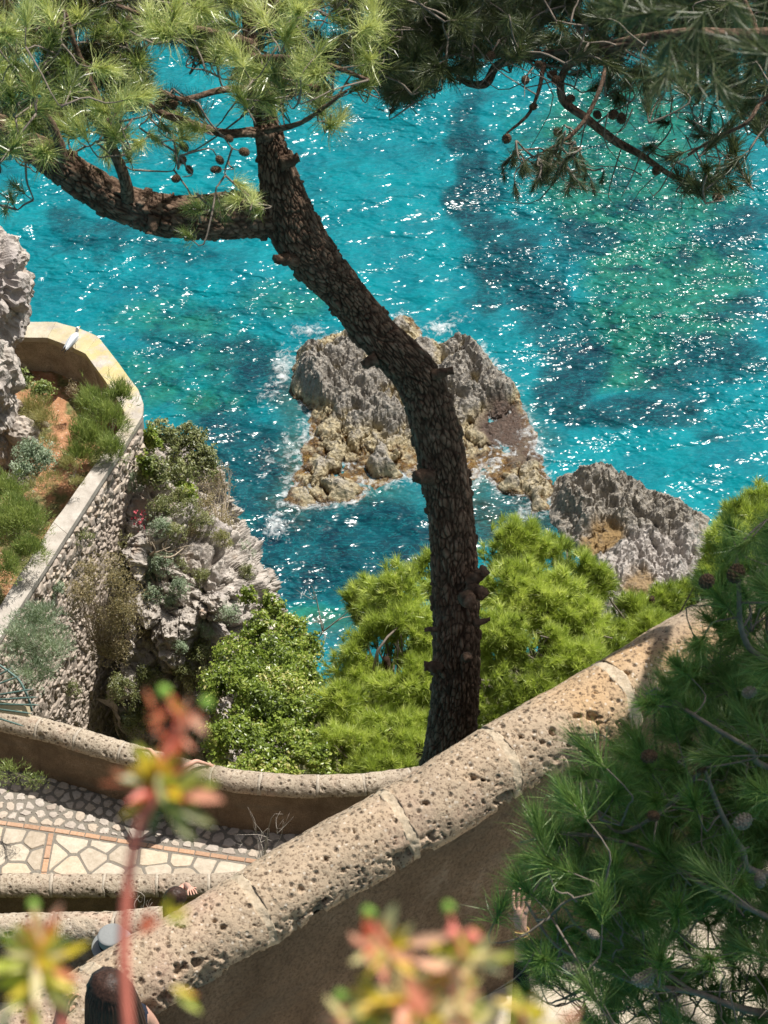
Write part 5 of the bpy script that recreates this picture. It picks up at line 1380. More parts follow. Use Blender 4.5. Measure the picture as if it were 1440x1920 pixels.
# ================================================================== BOUGH IN FRONT OF THE PARAPET, LOWER RIGHT
def right_bough():
    base = np.array([3.4, 5.6, 60.2])
    t = thing('pine_tree', 'dark green long needled pine filling the lower right corner in front of the parapet', 'tree', base)
    V, F = tube([base+[0, 0, -1.0], base, base+[-.3, .3, 1.3], base+[-.6, .6, 3.0], base+[-.9, .9, 4.6]], [.14, .12, .1, .07, .03], 60, 14)
    mk('trunk', V, F, MAT['bark'], t, True, {'rnd': .5+.5*vnoise(V*25, 3)})
    brs = [[(1750,1650,9.4,26),(1440,1640,9.1,15),(1390,1590,9.0,12),(1350,1520,8.9,10),(1320,1440,8.8,7)],
           [(1700,1900,9.6,24),(1440,1900,9.4,16),(1300,1860,9.3,12),(1200,1845,9.2,10),(1100,1800,9.2,8),(1040,1770,9.1,6),(985,1690,9.1,5)],
           [(1600,1300,9.2,20),(1440,1240,9.1,13),(1393,1190,9.0,11),(1385,1100,8.9,9),(1380,1030,8.9,6)],
           [(1320,1440,8.9,8),(1240,1520,9.1,7),(1160,1560,9.3,7),(1110,1500,9.4,5),(1090,1430,9.4,4)],
           [(1440,1720,9.2,12),(1320,1660,9.1,9),(1230,1600,9.2,7),(1130,1570,9.3,6),(1040,1560,9.4,5)],
           [(1300,1860,9.3,9),(1180,1780,9.2,8),(1090,1740,9.2,7),(1060,1700,9.2,5)],
           [(1500,1450,9.2,14),(1400,1400,9.0,10),(1300,1340,8.9,8),(1230,1290,9.0,6)]]
    for i, b in enumerate(brs):
        pts = [P(a, c, d) for a, c, d, wd in b]; rr = [wd*mpp(d)/2 for a, c, d, wd in b]
        if b[0][0] >= 1500:
            zt = np.clip(pts[0].z-.25, 60.4, 64.6); u = (zt-base[2])/4.6
            pts = [Vector(base + np.array([-.9*u, .9*u, zt-base[2]]))] + pts; rr = [rr[0]*1.25] + rr
        V, F = tube(pts, rr, 80, 10)
        V = V + (fbm(V*60, 2, i)*.0025)[:, None]*unit(rng.normal(0, 1, V.shape))
        mk('branch', V, F, MAT['twig'], t)
    protos = [needle_tuft('needle_tuft', 210, .155, .0021, s, .10, MAT['needles_bough'], .10) for s in (.55, .65, .75, .5, .6, .7)]
    poly = [(1335,1030),(1365,975),(1410,985),(1500,970),(1500,1980),(1100,1960),(985,1860),(955,1790),(940,1720),(985,1610),(985,1570),(1050,1480),(1120,1430),(1190,1360),(1220,1290),(1275,1215),(1325,1140)]
    holes = [(1060,1880,60,36),(960,1840,34,30),(1290,1880,40,24),(975,1740,26,50),(1040,1712,26,20),(1320,1740,35,12),(1130,1590,40,20)]
    spots = []; tries = 0
    big = [(1100,1405),(1010,1550),(1070,1500),(1215,1320),(1275,1250),(1210,1430),(1290,1330),(1390,1030),(1430,1100),(1340,1110),(1330,1420),(1400,1350),(1230,1500),(1300,1500),(1030,1620),(980,1660),(940,1700),(1080,1640),(1150,1620),(1240,1600),(1370,1590),(1390,1660),(1330,1640),(1270,1700),(1200,1720),(1130,1690),(1100,1850),(1020,1800),(1400,1780),(1330,1800),(1240,1800),(1420,1480),(1440,1250),(1310,1210),(1160,1480)]
    for x, y in big: spots.append((x, y, rng.uniform(8.6, 9.0), rng.uniform(.95, 1.15)))
    while len(spots) < 255 and tries < 9000:
        tries += 1
        x, y = rng.uniform(890, 1500), rng.uniform(940, 1970)
        if not inpoly(np.array([x]), np.array([y]), poly)[0]: continue
        if any(((x-h[0])/h[2])**2+((y-h[1])/h[3])**2 < 1.4 for h in holes): continue
        spots.append((x, y, rng.uniform(8.9, 9.9), rng.uniform(.75, 1.05)))
    mains = []
    for b in brs:
        for q in catmull([(a, c, d) for a, c, d, wd in b], 16): mains.append(np.array(P(*q)))
    tl = []
    for (x, y, D, s) in spots:
        c = np.array(P(x, y, D)); ax = unit(np.array([-.35, -.1, .55]) + rng.normal(0, .38, 3))
        place('needle_tuft', protos[int(rng.integers(6))], c, ax, s, t); tl.append((c, ax, s))
    more = []; tries = 0
    while len(more) < 800 and tries < 14000:
        tries += 1
        x, y = rng.uniform(890, 1900), rng.uniform(990, 1990)
        if x < 1480 and not inpoly(np.array([x-25]), np.array([y-15]), poly)[0] or any(((x-h[0])/h[2])**2+((y-h[1])/h[3])**2 < 1.3 for h in holes): continue
        more.append((np.array(P(x, y, rng.uniform(9.3, 10.3))), unit(np.array([-.35, -.1, .55]) + rng.normal(0, .4, 3)), rng.uniform(.8, 1.05)))
    baked_tufts('needles', protos, more, MAT['needles_bough'], t)
    mb = grow_twigs(mains, tl+more, .0052, 4, .2)
    for i in range(60):
        x, y = rng.uniform(960, 1440), rng.uniform(1500, 1900)
        a = np.array(P(x, y, rng.uniform(8.9, 9.5))); b = a + rng.normal(0, .12, 3)
        V, F = tube(twig_path(a, b), [.003, .0022, .001], 6, 4); mb.add(V, F, rng.random())
    tag(mb.build('twigs', MAT['twig'], t), kind='stuff')
    cm = cone_mesh('pine_cone', MAT['cone_grey'], .022, .066); cb = cone_mesh('pine_cone', MAT['cone'], .026, .062)
    for (x, y, m, s) in [(1393,1540,cm,1.2),(1205,1838,cm,1.15),(1215,1830,cm,1.0),(1112,1752,cm,.7),(1072,1818,cm,1.0),(1425,1650,cm,.9),(1380,1075,cb,1.1),(1325,1090,cb,.95),(1217,1418,cb,.9),(1312,1440,cb,.7),(1225,1530,cb,.7),(1405,1298,cm,.9)]:
        place('pine_cone', m, P(x, y, 8.75), (rng.normal(0, .6), -.2, rng.normal(0, .6)), s, t)
right_bough()

# ================================================================== PEOPLE
def figure(name, label, foot, yaw, joints, cols, hair=None, hat=None, H=1.66, fingers=True):
    """one skinned body; joints are offsets in metres in the figure's own frame (x right, y forward, z up)"""
    s = H/1.66
    J = {'pelvis': (0,0,.93,.125), 'waist': (0,.0,1.08,.115), 'chest': (0,0,1.27,.13), 'neck': (0,.0,1.42,.052), 'head': (0,.02,1.52,.082), 'crownh': (0,.01,1.605,.074), 'nose': (0,.105,1.525,.012),
         'ear.l': (-.082,.01,1.53,.014), 'ear.r': (.082,.01,1.53,.014),
         'sh.l': (-.16,0,1.36,.055), 'sh.r': (.16,0,1.36,.055), 'el.l': (-.24,-.02,1.1,.04), 'el.r': (.24,-.02,1.1,.04), 'wr.l': (-.25,.12,.9,.027), 'wr.r': (.25,.12,.9,.027),
         'hip.l': (-.09,0,.87,.088), 'hip.r': (.09,0,.87,.088), 'kn.l': (-.1,.02,.48,.056), 'kn.r': (.1,.02,.48,.056), 'an.l': (-.1,-.02,.09,.04), 'an.r': (.1,-.02,.09,.04), 'toe.l': (-.11,.13,.04,.032), 'toe.r': (.11,.13,.04,.032)}
    for k, v in joints.items(): J[k] = (*v, J[k][3]) if len(v) == 3 else v
    E = [('pelvis','waist'),('waist','chest'),('chest','neck'),('neck','head'),('head','crownh'),('head','nose'),('head','ear.l'),('head','ear.r'),('chest','sh.l'),('chest','sh.r'),('sh.l','el.l'),('sh.r','el.r'),('el.l','wr.l'),('el.r','wr.r'),
         ('pelvis','hip.l'),('pelvis','hip.r'),('hip.l','kn.l'),('hip.r','kn.r'),('kn.l','an.l'),('kn.r','an.r'),('an.l','toe.l'),('an.r','toe.r')]
    for sd in ('l', 'r'):
        wv = np.array(J['wr.'+sd][:3]); ev = np.array(J['el.'+sd][:3]); d = unit(wv-ev)
        side = unit(np.cross(d, [0, 0, 1.0] if abs(d[2]) < .9 else [0, 1.0, 0])); up = np.cross(side, d)
        pm = wv+d*.055; J['pm.'+sd] = (*pm, .03); E.append(('wr.'+sd, 'pm.'+sd))
        if fingers:
            for i, (o, ln) in enumerate([(-.030,.072),(-.010,.085),(.010,.08),(.030,.062)]):
                a = pm+d*.035+side*o*1.0; b = a+d*ln*.55-up*.012+side*o*.25; c = a+d*ln-up*.035+side*o*.35
                J[f'f{i}a.'+sd] = (*a, .0095); J[f'f{i}b.'+sd] = (*b, .0085); J[f'f{i}c.'+sd] = (*c, .007)
                E += [('pm.'+sd, f'f{i}a.'+sd), (f'f{i}a.'+sd, f'f{i}b.'+sd), (f'f{i}b.'+sd, f'f{i}c.'+sd)]
            q = -1 if sd == 'l' else 1
            a = wv+d*.03-side*.035*1; b = a+d*.03-side*.025; J['ta.'+sd] = (*a, .012); J['tb.'+sd] = (*b, .0095); E += [('pm.'+sd, 'ta.'+sd), ('ta.'+sd, 'tb.'+sd)]
    names = list(J); idx = {n: i for i, n in enumerate(names)}
    me = bpy.data.meshes.new('body'); me.from_pydata([tuple(np.array(J[n][:3])*s) for n in names], [(idx[a], idx[b]) for a, b in E], [])
    tmp = bpy.data.objects.new('body_tmp', me); COL.objects.link(tmp)
    md = tmp.modifiers.new('Skin', 'SKIN'); md.use_smooth_shade = True
    for i, n in enumerate(names): r = J[n][3]*s; me.skin_vertices[0].data[i].radius = (r, r)
    me.skin_vertices[0].data[idx['pelvis']].use_root = True
    sb = tmp.modifiers.new('Sub', 'SUBSURF'); sb.levels = 1; sb.render_levels = 1
    dg = bpy.context.evaluated_depsgraph_get(); dg.update()
    m2 = bpy.data.meshes.new_from_object(tmp.evaluated_get(dg)); bpy.data.objects.remove(tmp)
    m2.materials.clear()
    mats = [cols['skin'], cols['top'], cols['legs'], cols['shoe']]
    for m in mats: m2.materials.append(m)
    segp = [(np.array(J[a][:3])*s, np.array(J[b][:3])*s, a, b) for a, b in E]
    def kind(a, b):
        k = {a.split('.')[0], b.split('.')[0]}
        if k & {'toe'}: return 3
        if k & {'kn', 'an', 'hip'}: return 2
        if k & {'pelvis'}: return 1 if 'waist' in k else 2
        if k & {'waist', 'chest'}: return 0 if 'neck' in k else 1
        if k == {'sh', 'el'}: return cols.get('sleeve', 1)
        return 0
    cen = np.array([p.center[:] for p in m2.polygons]); best = np.full(len(cen), 9e9); mi = np.zeros(len(cen), int)
    for a, b, na, nb in segp:
        ab = b-a; tt = np.clip(((cen-a)@ab)/(ab@ab+1e-9), 0, 1); d = np.linalg.norm(cen-a-tt[:, None]*ab, axis=1) - .7*(J[na][3]*(1-tt)+J[nb][3]*tt)*s
        n = d < best; best = np.where(n, d, best); kk = kind(na, nb)
        mi = np.where(n, kk, mi)
    m2.polygons.foreach_set('material_index', mi.astype(np.int32)); m2.polygons.foreach_set('use_smooth', np.ones(len(mi), bool)); m2.name = 'body'
    t = thing(name, label, 'person', foot, None, yaw)
    body = bpy.data.objects.new('body', m2); link(body, t)
    hd = np.array(J['head'][:3])*s
    V, F = ico(2)
    for q in (-1, 1):
        e = obj('eye', mesh_np('eye', V*.011*s + hd + np.array([q*.032, .072, .008])*s, F, MAT['eye']), t, False)
    if hair == 'short' or hair == 'long':
        V, F = ico(4); top = (np.array(J['head'][:3])*.55+np.array(J['crownh'][:3])*.45)*s
        keep = (V[F].mean(1)[:, 2] > -.15) | (V[F].mean(1)[:, 1] < -.1)
        vv = V*np.array([.096, .108, .112])*s + top + np.array([0, -.012, 0])
        strand = np.sin(np.arctan2(V[:, 1], V[:, 0])*46 + 5*vnoise(V*5, 3))
        vv = vv + V*((.0025*strand)+.004*vnoise(V*7, 2))[:, None]*s
        obj('hair', mesh_np('hair', vv, F[keep], MAT['hair']), t, False)
        if hair == 'long':
            n, k = 46, 220
            u = np.linspace(0, 1, n); th = np.linspace(rad(150), rad(390), k)      # sheet wrapped round the back of the head, open at the face
            prof_w = np.interp(u, [0, .12, .3, .6, 1], [.080, .106, .124, .145, .125]); prof_d = np.interp(u, [0, .12, .3, .6, 1], [.09, .105, .10, .085, .06])
            z = np.interp(u, [0, .12, 1], [top[2]+.06*s, top[2]+.01*s, top[2]-.50*s])
            yc = np.interp(u, [0, .3, 1], [-.012, -.035, -.075])
            G = np.stack([np.cos(th)[None, :]*prof_w[:, None]*s + 0*z[:, None], np.sin(th)[None, :]*prof_d[:, None]*s + (yc*s+top[1])[:, None], z[:, None]+0*th[None, :]], -1)
            G[:, :, 2] += (-.03*np.abs(np.sin(th*17+1))*u[:, None])*s
            wob = .0035*np.sin(th*40+2*np.sin(u*4)[:, None]) + .004*np.sin(th*13+1.5) ; cn = G-np.array([0, 0, 0]); nn = np.stack([np.cos(th), np.sin(th), 0*th], -1)
            G = G + (wob*(.3+u[:, None]))[:, :, None]*nn[None]*s
            obj('hair_lengths', mesh_np('hair_lengths', G.reshape(-1, 3), grid_faces(n, k), MAT['hair']), t, False)
    if hat == 'cap':
        top = np.array(J['crownh'][:3])*s
        def lathe(prof0, k=40, cx=0, cy=0, cz=0, sy=1.0):
            prof = [(r*1.13, z*1.1) for r, z in prof0]; a = np.arange(k)/k*2*math.pi; m = len(prof)
            V = np.array([[r*math.cos(x)+cx, r*math.sin(x)*sy+cy, z+cz] for r, z in prof for x in a])
            j, c = np.meshgrid(np.arange(m-1), np.arange(k), indexing='ij'); c2 = (c+1) % k
            return V, np.stack([j*k+c, j*k+c2, (j+1)*k+c2, (j+1)*k+c], -1).reshape(-1, 4)
        o = top + np.array([0, -.01, .01])*s
        V, F = lathe([(.100,-.02),(.104,0),(.109,.06),(.111,.095),(.106,.105),(.090,.108),(.05,.112),(.001,.113)], cx=o[0], cy=o[1], cz=o[2], sy=1.08)
        h = obj('hat', mesh_np('hat', V, F, MAT['hat']), t, False)
        V, F = lathe([(.1055,-.022),(.1075,-.002),(.109,.016),(.1065,.018)], cx=o[0], cy=o[1], cz=o[2], sy=1.08)
        b = obj('hat_band', mesh_np('hat_band', V, F, MAT['black']), h, False)
        V, F = lathe([(.100,-.02),(.13,-.026),(.165,-.036),(.168,-.038),(.165,-.041),(.13,-.031),(.100,-.025)], cx=o[0], cy=o[1], cz=o[2], sy=1.1)
        b = obj('hat_brim', mesh_np('hat_brim', V, F, MAT['hat']), h, False)
    return t, J, s
MAT['skin'] = flat('skin', (.56, .33, .25), .55, .35, .08, 12); MAT['skin_tan'] = flat('skin_tan', (.45, .25, .18), .55, .35, .08, 12)
MAT['eye'] = flat('eye', (.05, .04, .04), .2, .5, .1); MAT['black'] = flat('black_cloth', (.012, .012, .014), .8, .2, .3); MAT['hat'] = flat('grey_felt', (.235, .245, .245), .85, .2, .06, 60)
MAT['white_cloth'] = flat('white_cloth', (.72, .70, .68), .8, .2, .06); MAT['navy'] = flat('dark_cloth', (.02, .025, .04), .85, .2, .3); MAT['coral_cloth'] = flat('coral_cloth', (.62, .22, .14), .8, .2, .12); MAT['khaki'] = flat('khaki_cloth', (.28, .24, .18), .85, .2, .2)
MAT['gold'] = flat('gold_bracelet', (.55, .38, .14), .3, .6, .1)
def hairmat():
    m = M('dark_hair'); p = m.objc(); mp = m.n('ShaderNodeMapping'); mp.inputs['Scale'].default_value = (90, 90, 3); m.l(p, mp.inputs[0])
    n = m.noise(mp.outputs[0], 1.5, 3)
    m.base(m.ramp(n, [(0.3, (.014, .008, .006)), (0.7, (.07, .036, .026))]), .5, .25); m.bump(n, .5, .004); return m.m
MAT['hair'] = hairmat()
def local(pt, foot, yaw):
    d = np.array(pt)-np.array(foot); c, s = math.cos(-yaw), math.sin(-yaw)
    return (d[0]*c-d[1]*s, d[0]*s+d[1]*c, d[2])
def people():
    # long haired woman on the upper lane, looking out over the parapet
    ax = near_axis(-1.22); nz = NWS[len(NWS)//2]
    zf = lane_a_z(-1.2)
    hd = PZ(206, 1871, zf+1.56); foot = np.array([hd.x, hd.y, zf])
    yaw = rad(28)
    hr = local(np.array(P(146, 1850, depth(hd)-.05)), foot, yaw)
    figure('person', 'person with long dark brown hair seen from behind at the near parapet, one hand raised', foot, yaw,
           {'el.l': (-.29, .08, 1.14), 'wr.l': (-.205, .10, 1.385), 'el.r': (.2, .02, 1.08), 'wr.r': (.14, .2, 1.0), 'sh.l': (-.135, 0, 1.34, .05), 'sh.r': (.135, 0, 1.34, .05)},
           dict(skin=MAT['skin'], top=MAT['navy'], legs=MAT['navy'], shoe=MAT['black'], sleeve=0), 'long', None, 1.70)
    # grey cap on the middle lane
    zb = ZB-.95
    hd = PZ(210, 1765, zb+1.70); foot = np.array([hd.x, hd.y, zb]); yaw = rad(150)
    figure('person', 'person in a flat topped light grey hat with dark band beyond the near parapet', foot, yaw, {'head': (0, .03, 1.52)},
           dict(skin=MAT['skin_tan'], top=MAT['khaki'], legs=MAT['navy'], shoe=MAT['black']), 'short', 'cap', 1.74)
    # dark haired person further up the middle lane, hand at the forehead
    zb2 = ZB-.62
    hd = PZ(328, 1680, zb2+1.58); foot = np.array([hd.x, hd.y, zb2]); yaw = rad(-70)
    figure('person', 'dark haired person raising a hand to the brow beside the grey hat', foot, yaw,
           {'el.l': (-.26, .18, 1.36), 'wr.l': (-.10, .17, 1.50), 'el.r': (.24, .02, 1.08)},
           dict(skin=MAT['skin'], top=MAT['coral_cloth'], legs=MAT['black'], shoe=MAT['black'], sleeve=0), 'long')
    # person leaning on the curved parapet of the lower lane with both arms spread
    hd = PZ(317, 1418, ZL+1.55); foot = np.array([hd.x, hd.y-.12, ZL+.02]); yaw = rad(-14)
    L = local(np.array(PZ(256, 1404, ZC+.22)), foot, yaw); R = local(np.array(PZ(394, 1434, ZC+.22)), foot, yaw)
    figure('person', 'dark haired person at the curved parapet with both bare arms spread along its coping', foot, yaw,
           {'waist': (0, .03, 1.06), 'chest': (0, .07, 1.25), 'neck': (0, .11, 1.40), 'head': (0, .14, 1.49), 'crownh': (0, .13, 1.575), 'nose': (0, .225, 1.49), 'ear.l': (-.082, .13, 1.50), 'ear.r': (.082, .13, 1.50),
            'sh.l': (-.16, .08, 1.33), 'sh.r': (.16, .08, 1.33), 'el.l': (L[0]*.62, L[1]*.7+.05, 1.29), 'el.r': (R[0]*.62, R[1]*.7+.05, 1.27), 'wr.l': (L[0]*.93, L[1], L[2]), 'wr.r': (R[0]*.93, R[1], R[2]),
            'an.r': (.1, -.2, .16), 'toe.r': (.1, -.14, .05), 'kn.r': (.1, -.02, .48)},
           dict(skin=MAT['skin'], top=MAT['black'], legs=MAT['navy'], shoe=MAT['khaki'], sleeve=0), 'short')
    # person behind the pine bough, forearm raised
    hp = np.array(P(976, 1722, 10.9)); zf = lane_a_z(hp[0])
    foot = np.array([hp[0]+.16, hp[1]-.30, zf]); yaw = rad(160)
    wr = local(np.array(P(977, 1738, 10.9)), foot, yaw); el = local(np.array(P(979, 1795, 10.95)), foot, yaw)
    t, J, s = figure('person', 'person half hidden behind the pine bough with a raised forearm and bracelets', foot, yaw,
           {'el.r': el, 'wr.r': wr} if el[0] > 0 else {'el.l': el, 'wr.l': wr},
           dict(skin=MAT['skin'], top=MAT['black'], legs=MAT['navy'], shoe=MAT['black'], sleeve=1), 'short')
    w3 = np.array(wr); e3 = np.array(el); d = unit(e3-w3)
    for k in range(3):
        c = w3 + d*(.015+.022*k); a = unit(np.cross(d, [1, 0, 0])); b = np.cross(d, a)
        q = [c+(a*math.cos(x)+b*math.sin(x))*.034 for x in np.linspace(0, 2*math.pi, 17)]
        V, F = tube(q, .0035, None, 6, False); obj('bracelet', mesh_np('bracelet', V, F, MAT['gold']), t, False)
people()

# ================================================================== SEAGULL
def seagull():
    b = np.array(P(140, 652, depth(PZ(140, 652, ZT+.02)))) ; yaw = rad(-28)
    base = PZ(139, 652, ZT+.02)
    t = thing('seagull', 'white and grey seagull standing on the coping of the terrace wall', 'bird', base, None, yaw)
    def ell(secs, k=18):
        """body lofted through elliptical sections (y, z, width, height)"""
        y = np.array(secs); q = catmull(y, 40); a = np.arange(k)/k*2*math.pi
        V = np.stack([q[:, None, 2]*np.cos(a)[None], q[:, None, 0]+0*a[None], q[:, None, 1]+q[:, None, 3]*np.sin(a)[None]], -1).reshape(-1, 3)
        j, c = np.meshgrid(np.arange(39), np.arange(k), indexing='ij'); c2 = (c+1) % k
        return V, np.stack([j*k+c, j*k+c2, (j+1)*k+c2, (j+1)*k+c], -1).reshape(-1, 4)
    V, F = ell([(-.30,.17,.004,.004),(-.24,.185,.04,.015),(-.15,.20,.065,.05),(-.02,.215,.085,.08),(.08,.235,.08,.08),(.14,.275,.05,.055),(.165,.33,.038,.042),(.18,.375,.042,.045),(.215,.39,.035,.036),(.245,.385,.012,.014),(.25,.384,.002,.002)])
    obj('body', mesh_np('body', V, F, MAT['gull_white']), t, False)
    for s in (-1, 1):
        V, F = ell([(-.36,.185,.003,.004),(-.28,.195,.014,.02),(-.12,.225,.018,.055),(.02,.245,.02,.06),(.09,.25,.012,.04),(.115,.25,.003,.008)])
        V[:, 0] += s*(.062-.10*np.clip(-V[:, 1]-.1, 0, 1)); w_ = obj('wing', mesh_np('wing', V, F, MAT['gull_grey']), t, False)
        V, F = ell([(-.42,.18,.002,.003),(-.36,.187,.008,.012),(-.27,.197,.013,.017),(-.25,.20,.004,.006)])
        V[:, 0] += s*.034; obj('wing_tip', mesh_np('wing_tip', V, F, MAT['black']), w_, False)
        V, F = tube([[s*.03, .0, .16], [s*.032, .01, .08], [s*.032, .0, .0]], [.012, .006, .006], 8, 6); obj('leg', mesh_np('leg', V, F, MAT['gull_leg']), t, False)
        V, F = ico(1); obj('eye', mesh_np('eye', V*.006+[s*.037, .205, .395], F, MAT['eye']), t, False)
    V, F = ell([(.235,.385,.011,.013),(.27,.382,.008,.010),(.295,.376,.005,.007),(.302,.368,.001,.002)]); obj('beak', mesh_np('beak', V, F, MAT['gull_leg']), t, False)
MAT['gull_white'] = flat('gull_white', (.78, .78, .78), .8, .2, .04); MAT['gull_grey'] = flat('gull_grey', (.42, .45, .49), .8, .2, .05); MAT['gull_leg'] = flat('gull_leg', (.62, .42, .10), .6)
seagull()

# ================================================================== SPIKED FAN GUARD AT THE LEFT EDGE
def spike_guard():
    D = 39.2
    hub = np.array(P(-95, 1318, D)); t = thing('spike_guard', 'green metal fan of rods on the curved parapet at the left edge', 'railing', hub)
    MAT['green_metal'] = flat('green_metal', (.10, .17, .15), .5, .5, .3); MAT['cream'] = flat('cream_plank', (.66, .55, .36), .8, .2, .1)
    ends = [(-2,1225),(22,1252),(38,1267),(62,1292),(71,1307),(75,1322),(60,1338),(46,1362)]
    for x, y in ends:
        e = np.array(P(x, y, D-.25)); d = unit(e-hub)
        V, F = tube([hub, e-d*.10, e], [.017, .015, .003], None, 6); mk('rod', V, F, MAT['green_metal'], t)
    arc = [P(x, y, D-.18) for x, y in [(-20,1236),(0,1248),(20,1262),(36,1276),(48,1298),(56,1318),(60,1334)]]
    V, F = tube(arc, .02, 24, 6); mk('arc_bar', V, F, MAT['green_metal'], t)
    a, b, c, d = [np.array(P(x, y, D-.1)) for x, y in [(-90,1296),(58,1326),(56,1345),(-90,1322)]]
    n = unit(np.cross(b-a, d-a))*.025
    V = np.array([a, b, c, d, a+n, b+n, c+n, d+n]); F = np.array([[0,1,2,3],[7,6,5,4],[0,4,5,1],[1,5,6,2],[2,6,7,3],[3,7,4,0]])
    mk('plank', V, F, MAT['cream'], t, False)
spike_guard()

# ================================================================== RED AND GREEN SPURGE IN FRONT OF THE LENS
def leafm(name, stops):
    m = M(name); r = m.n('ShaderNodeObjectInfo').outputs['Random']; col = m.ramp(r, stops)
    d = m.n('ShaderNodeBsdfDiffuse'); tr = m.n('ShaderNodeBsdfTranslucent'); g = m.n('ShaderNodeBsdfGlossy', i_Roughness=.45)
    m.l(col, d.inputs[0]); m.l(col, tr.inputs[0])
    a = m.n('ShaderNodeMixShader', i_0=.4); m.l(d.outputs[0], a.inputs[1]); m.l(tr.outputs[0], a.inputs[2])
    b = m.n('ShaderNodeMixShader', i_0=.05); m.l(a.outputs[0], b.inputs[1]); m.l(g.outputs[0], b.inputs[2])
    m.l(b.outputs[0], m.t.nodes['Material Output'].inputs[0]); m.t.nodes.remove(m.b); return m.m
LM = dict(coral=leafm('coral_leaf', [(0, (.80, .13, .06)), (1, (.92, .32, .15))]), pink=leafm('pink_leaf', [(0, (.82, .32, .20)), (1, (.92, .52, .34))]),
          yellow=leafm('yellow_leaf', [(0, (.78, .62, .03)), (1, (.85, .56, .08))]), lime=leafm('lime_leaf', [(0, (.55, .58, .05)), (1, (.74, .72, .14))]),
          olive=leafm('olive_leaf', [(0, (.20, .22, .06)), (1, (.36, .34, .12))]), cream=leafm('cream_leaf', [(0, (.78, .66, .28)), (1, (.86, .72, .40))]))
MAT['red_stem'] = flat('red_stem', (.58, .17, .12), .6, .3, .15, 40); MAT['bud'] = flat('green_bud', (.21, .36, .06), .6, .2, .2); MAT['redbud'] = flat('red_bud', (.72, .22, .17), .5, .3, .1)
def leaf_mesh(name, mat):
    """pointed leaf along +Y, folded on the midrib, unit length"""
    ys = np.array([0, .12, .3, .55, .8, 1.0]); wd = np.array([.02, .09, .145, .15, .09, .0]); V = []
    for y, w_ in zip(ys, wd):
        zc = .10*y*y - .05*y; V += [[-w_, y, zc+w_*.35], [0, y, zc], [w_, y, zc+w_*.35]]
    F = []
    for i in range(5):
        for j in range(2): a = i*3+j; F.append([a, a+1, a+4, a+3])
    return mesh_np(name, V, F, mat)
LEAVES = {k: leaf_mesh('leaf', m) for k, m in LM.items()}
FWD = np.array([0, ct, -st]); UPV = np.array([0, st, ct]); RGT = np.array([1.0, 0, 0])
def spurge(label, stems, rosettes, buds, singles, base, D0):
    t = thing('spurge_plant', label, 'plant', base, 'spurge plants close to the lens')
    for st_ in stems:
        pts = [P(x, y, D) for x, y, D, wd in st_]; V, F = tube(pts, [wd*mpp(D)/2 for x, y, D, wd in st_], 40, 10); mk('stem', V, F, MAT['red_stem'], t)
    def leaf(px, py, D, ang, ln, kind, tilt=0.0):
        d = RGT*math.cos(ang) + UPV*math.sin(ang); d = unit(d*math.cos(tilt) - FWD*math.sin(tilt))
        n0 = unit(-FWD*.7 + np.array([0, 0, .6]) + rng.normal(0, .35, 3)); x = unit(np.cross(d, n0)); n = np.cross(x, d)
        L = ln*mpp(D)*1.15
        o = bpy.data.objects.new('leaf', LEAVES[kind]); link(o, t); o.matrix_parent_inverse = t.matrix_basis.inverted()
        R = Matrix((x, d, n)).transposed()
        o.matrix_basis = Matrix.LocRotScale(P(px, py, D), R.to_quaternion(), Vector((L*rng.uniform(.7, 1.05), L, L)))
    for (px, py, D, n, ln, kinds, a0, a1) in rosettes:
        for i in range(n):
            a = rad(a0 + (a1-a0)*(i+rng.uniform(.1, .9))/n); leaf(px+rng.normal(0, 6), py+rng.normal(0, 6), D+rng.normal(0, .004), a, ln*rng.uniform(.7, 1.1), kinds[int(rng.integers(len(kinds)))], rng.normal(.25, .35))
    for (px, py, D, ang, ln, kind) in singles: leaf(px, py, D, rad(ang), ln, kind, rng.normal(.1, .1))
    for (px, py, D, r, kind) in buds:
        V, F = ico(2); rr = r*mpp(D)*.8; v = V*rr*(1+.12*np.cos(np.arctan2(V[:, 1], V[:, 0])*3)*(1-V[:, 2]**2))[:, None]
        mk('seed_pod', v + np.array(P(px, py, D)), F, MAT[kind], t)
D1 = 1.32
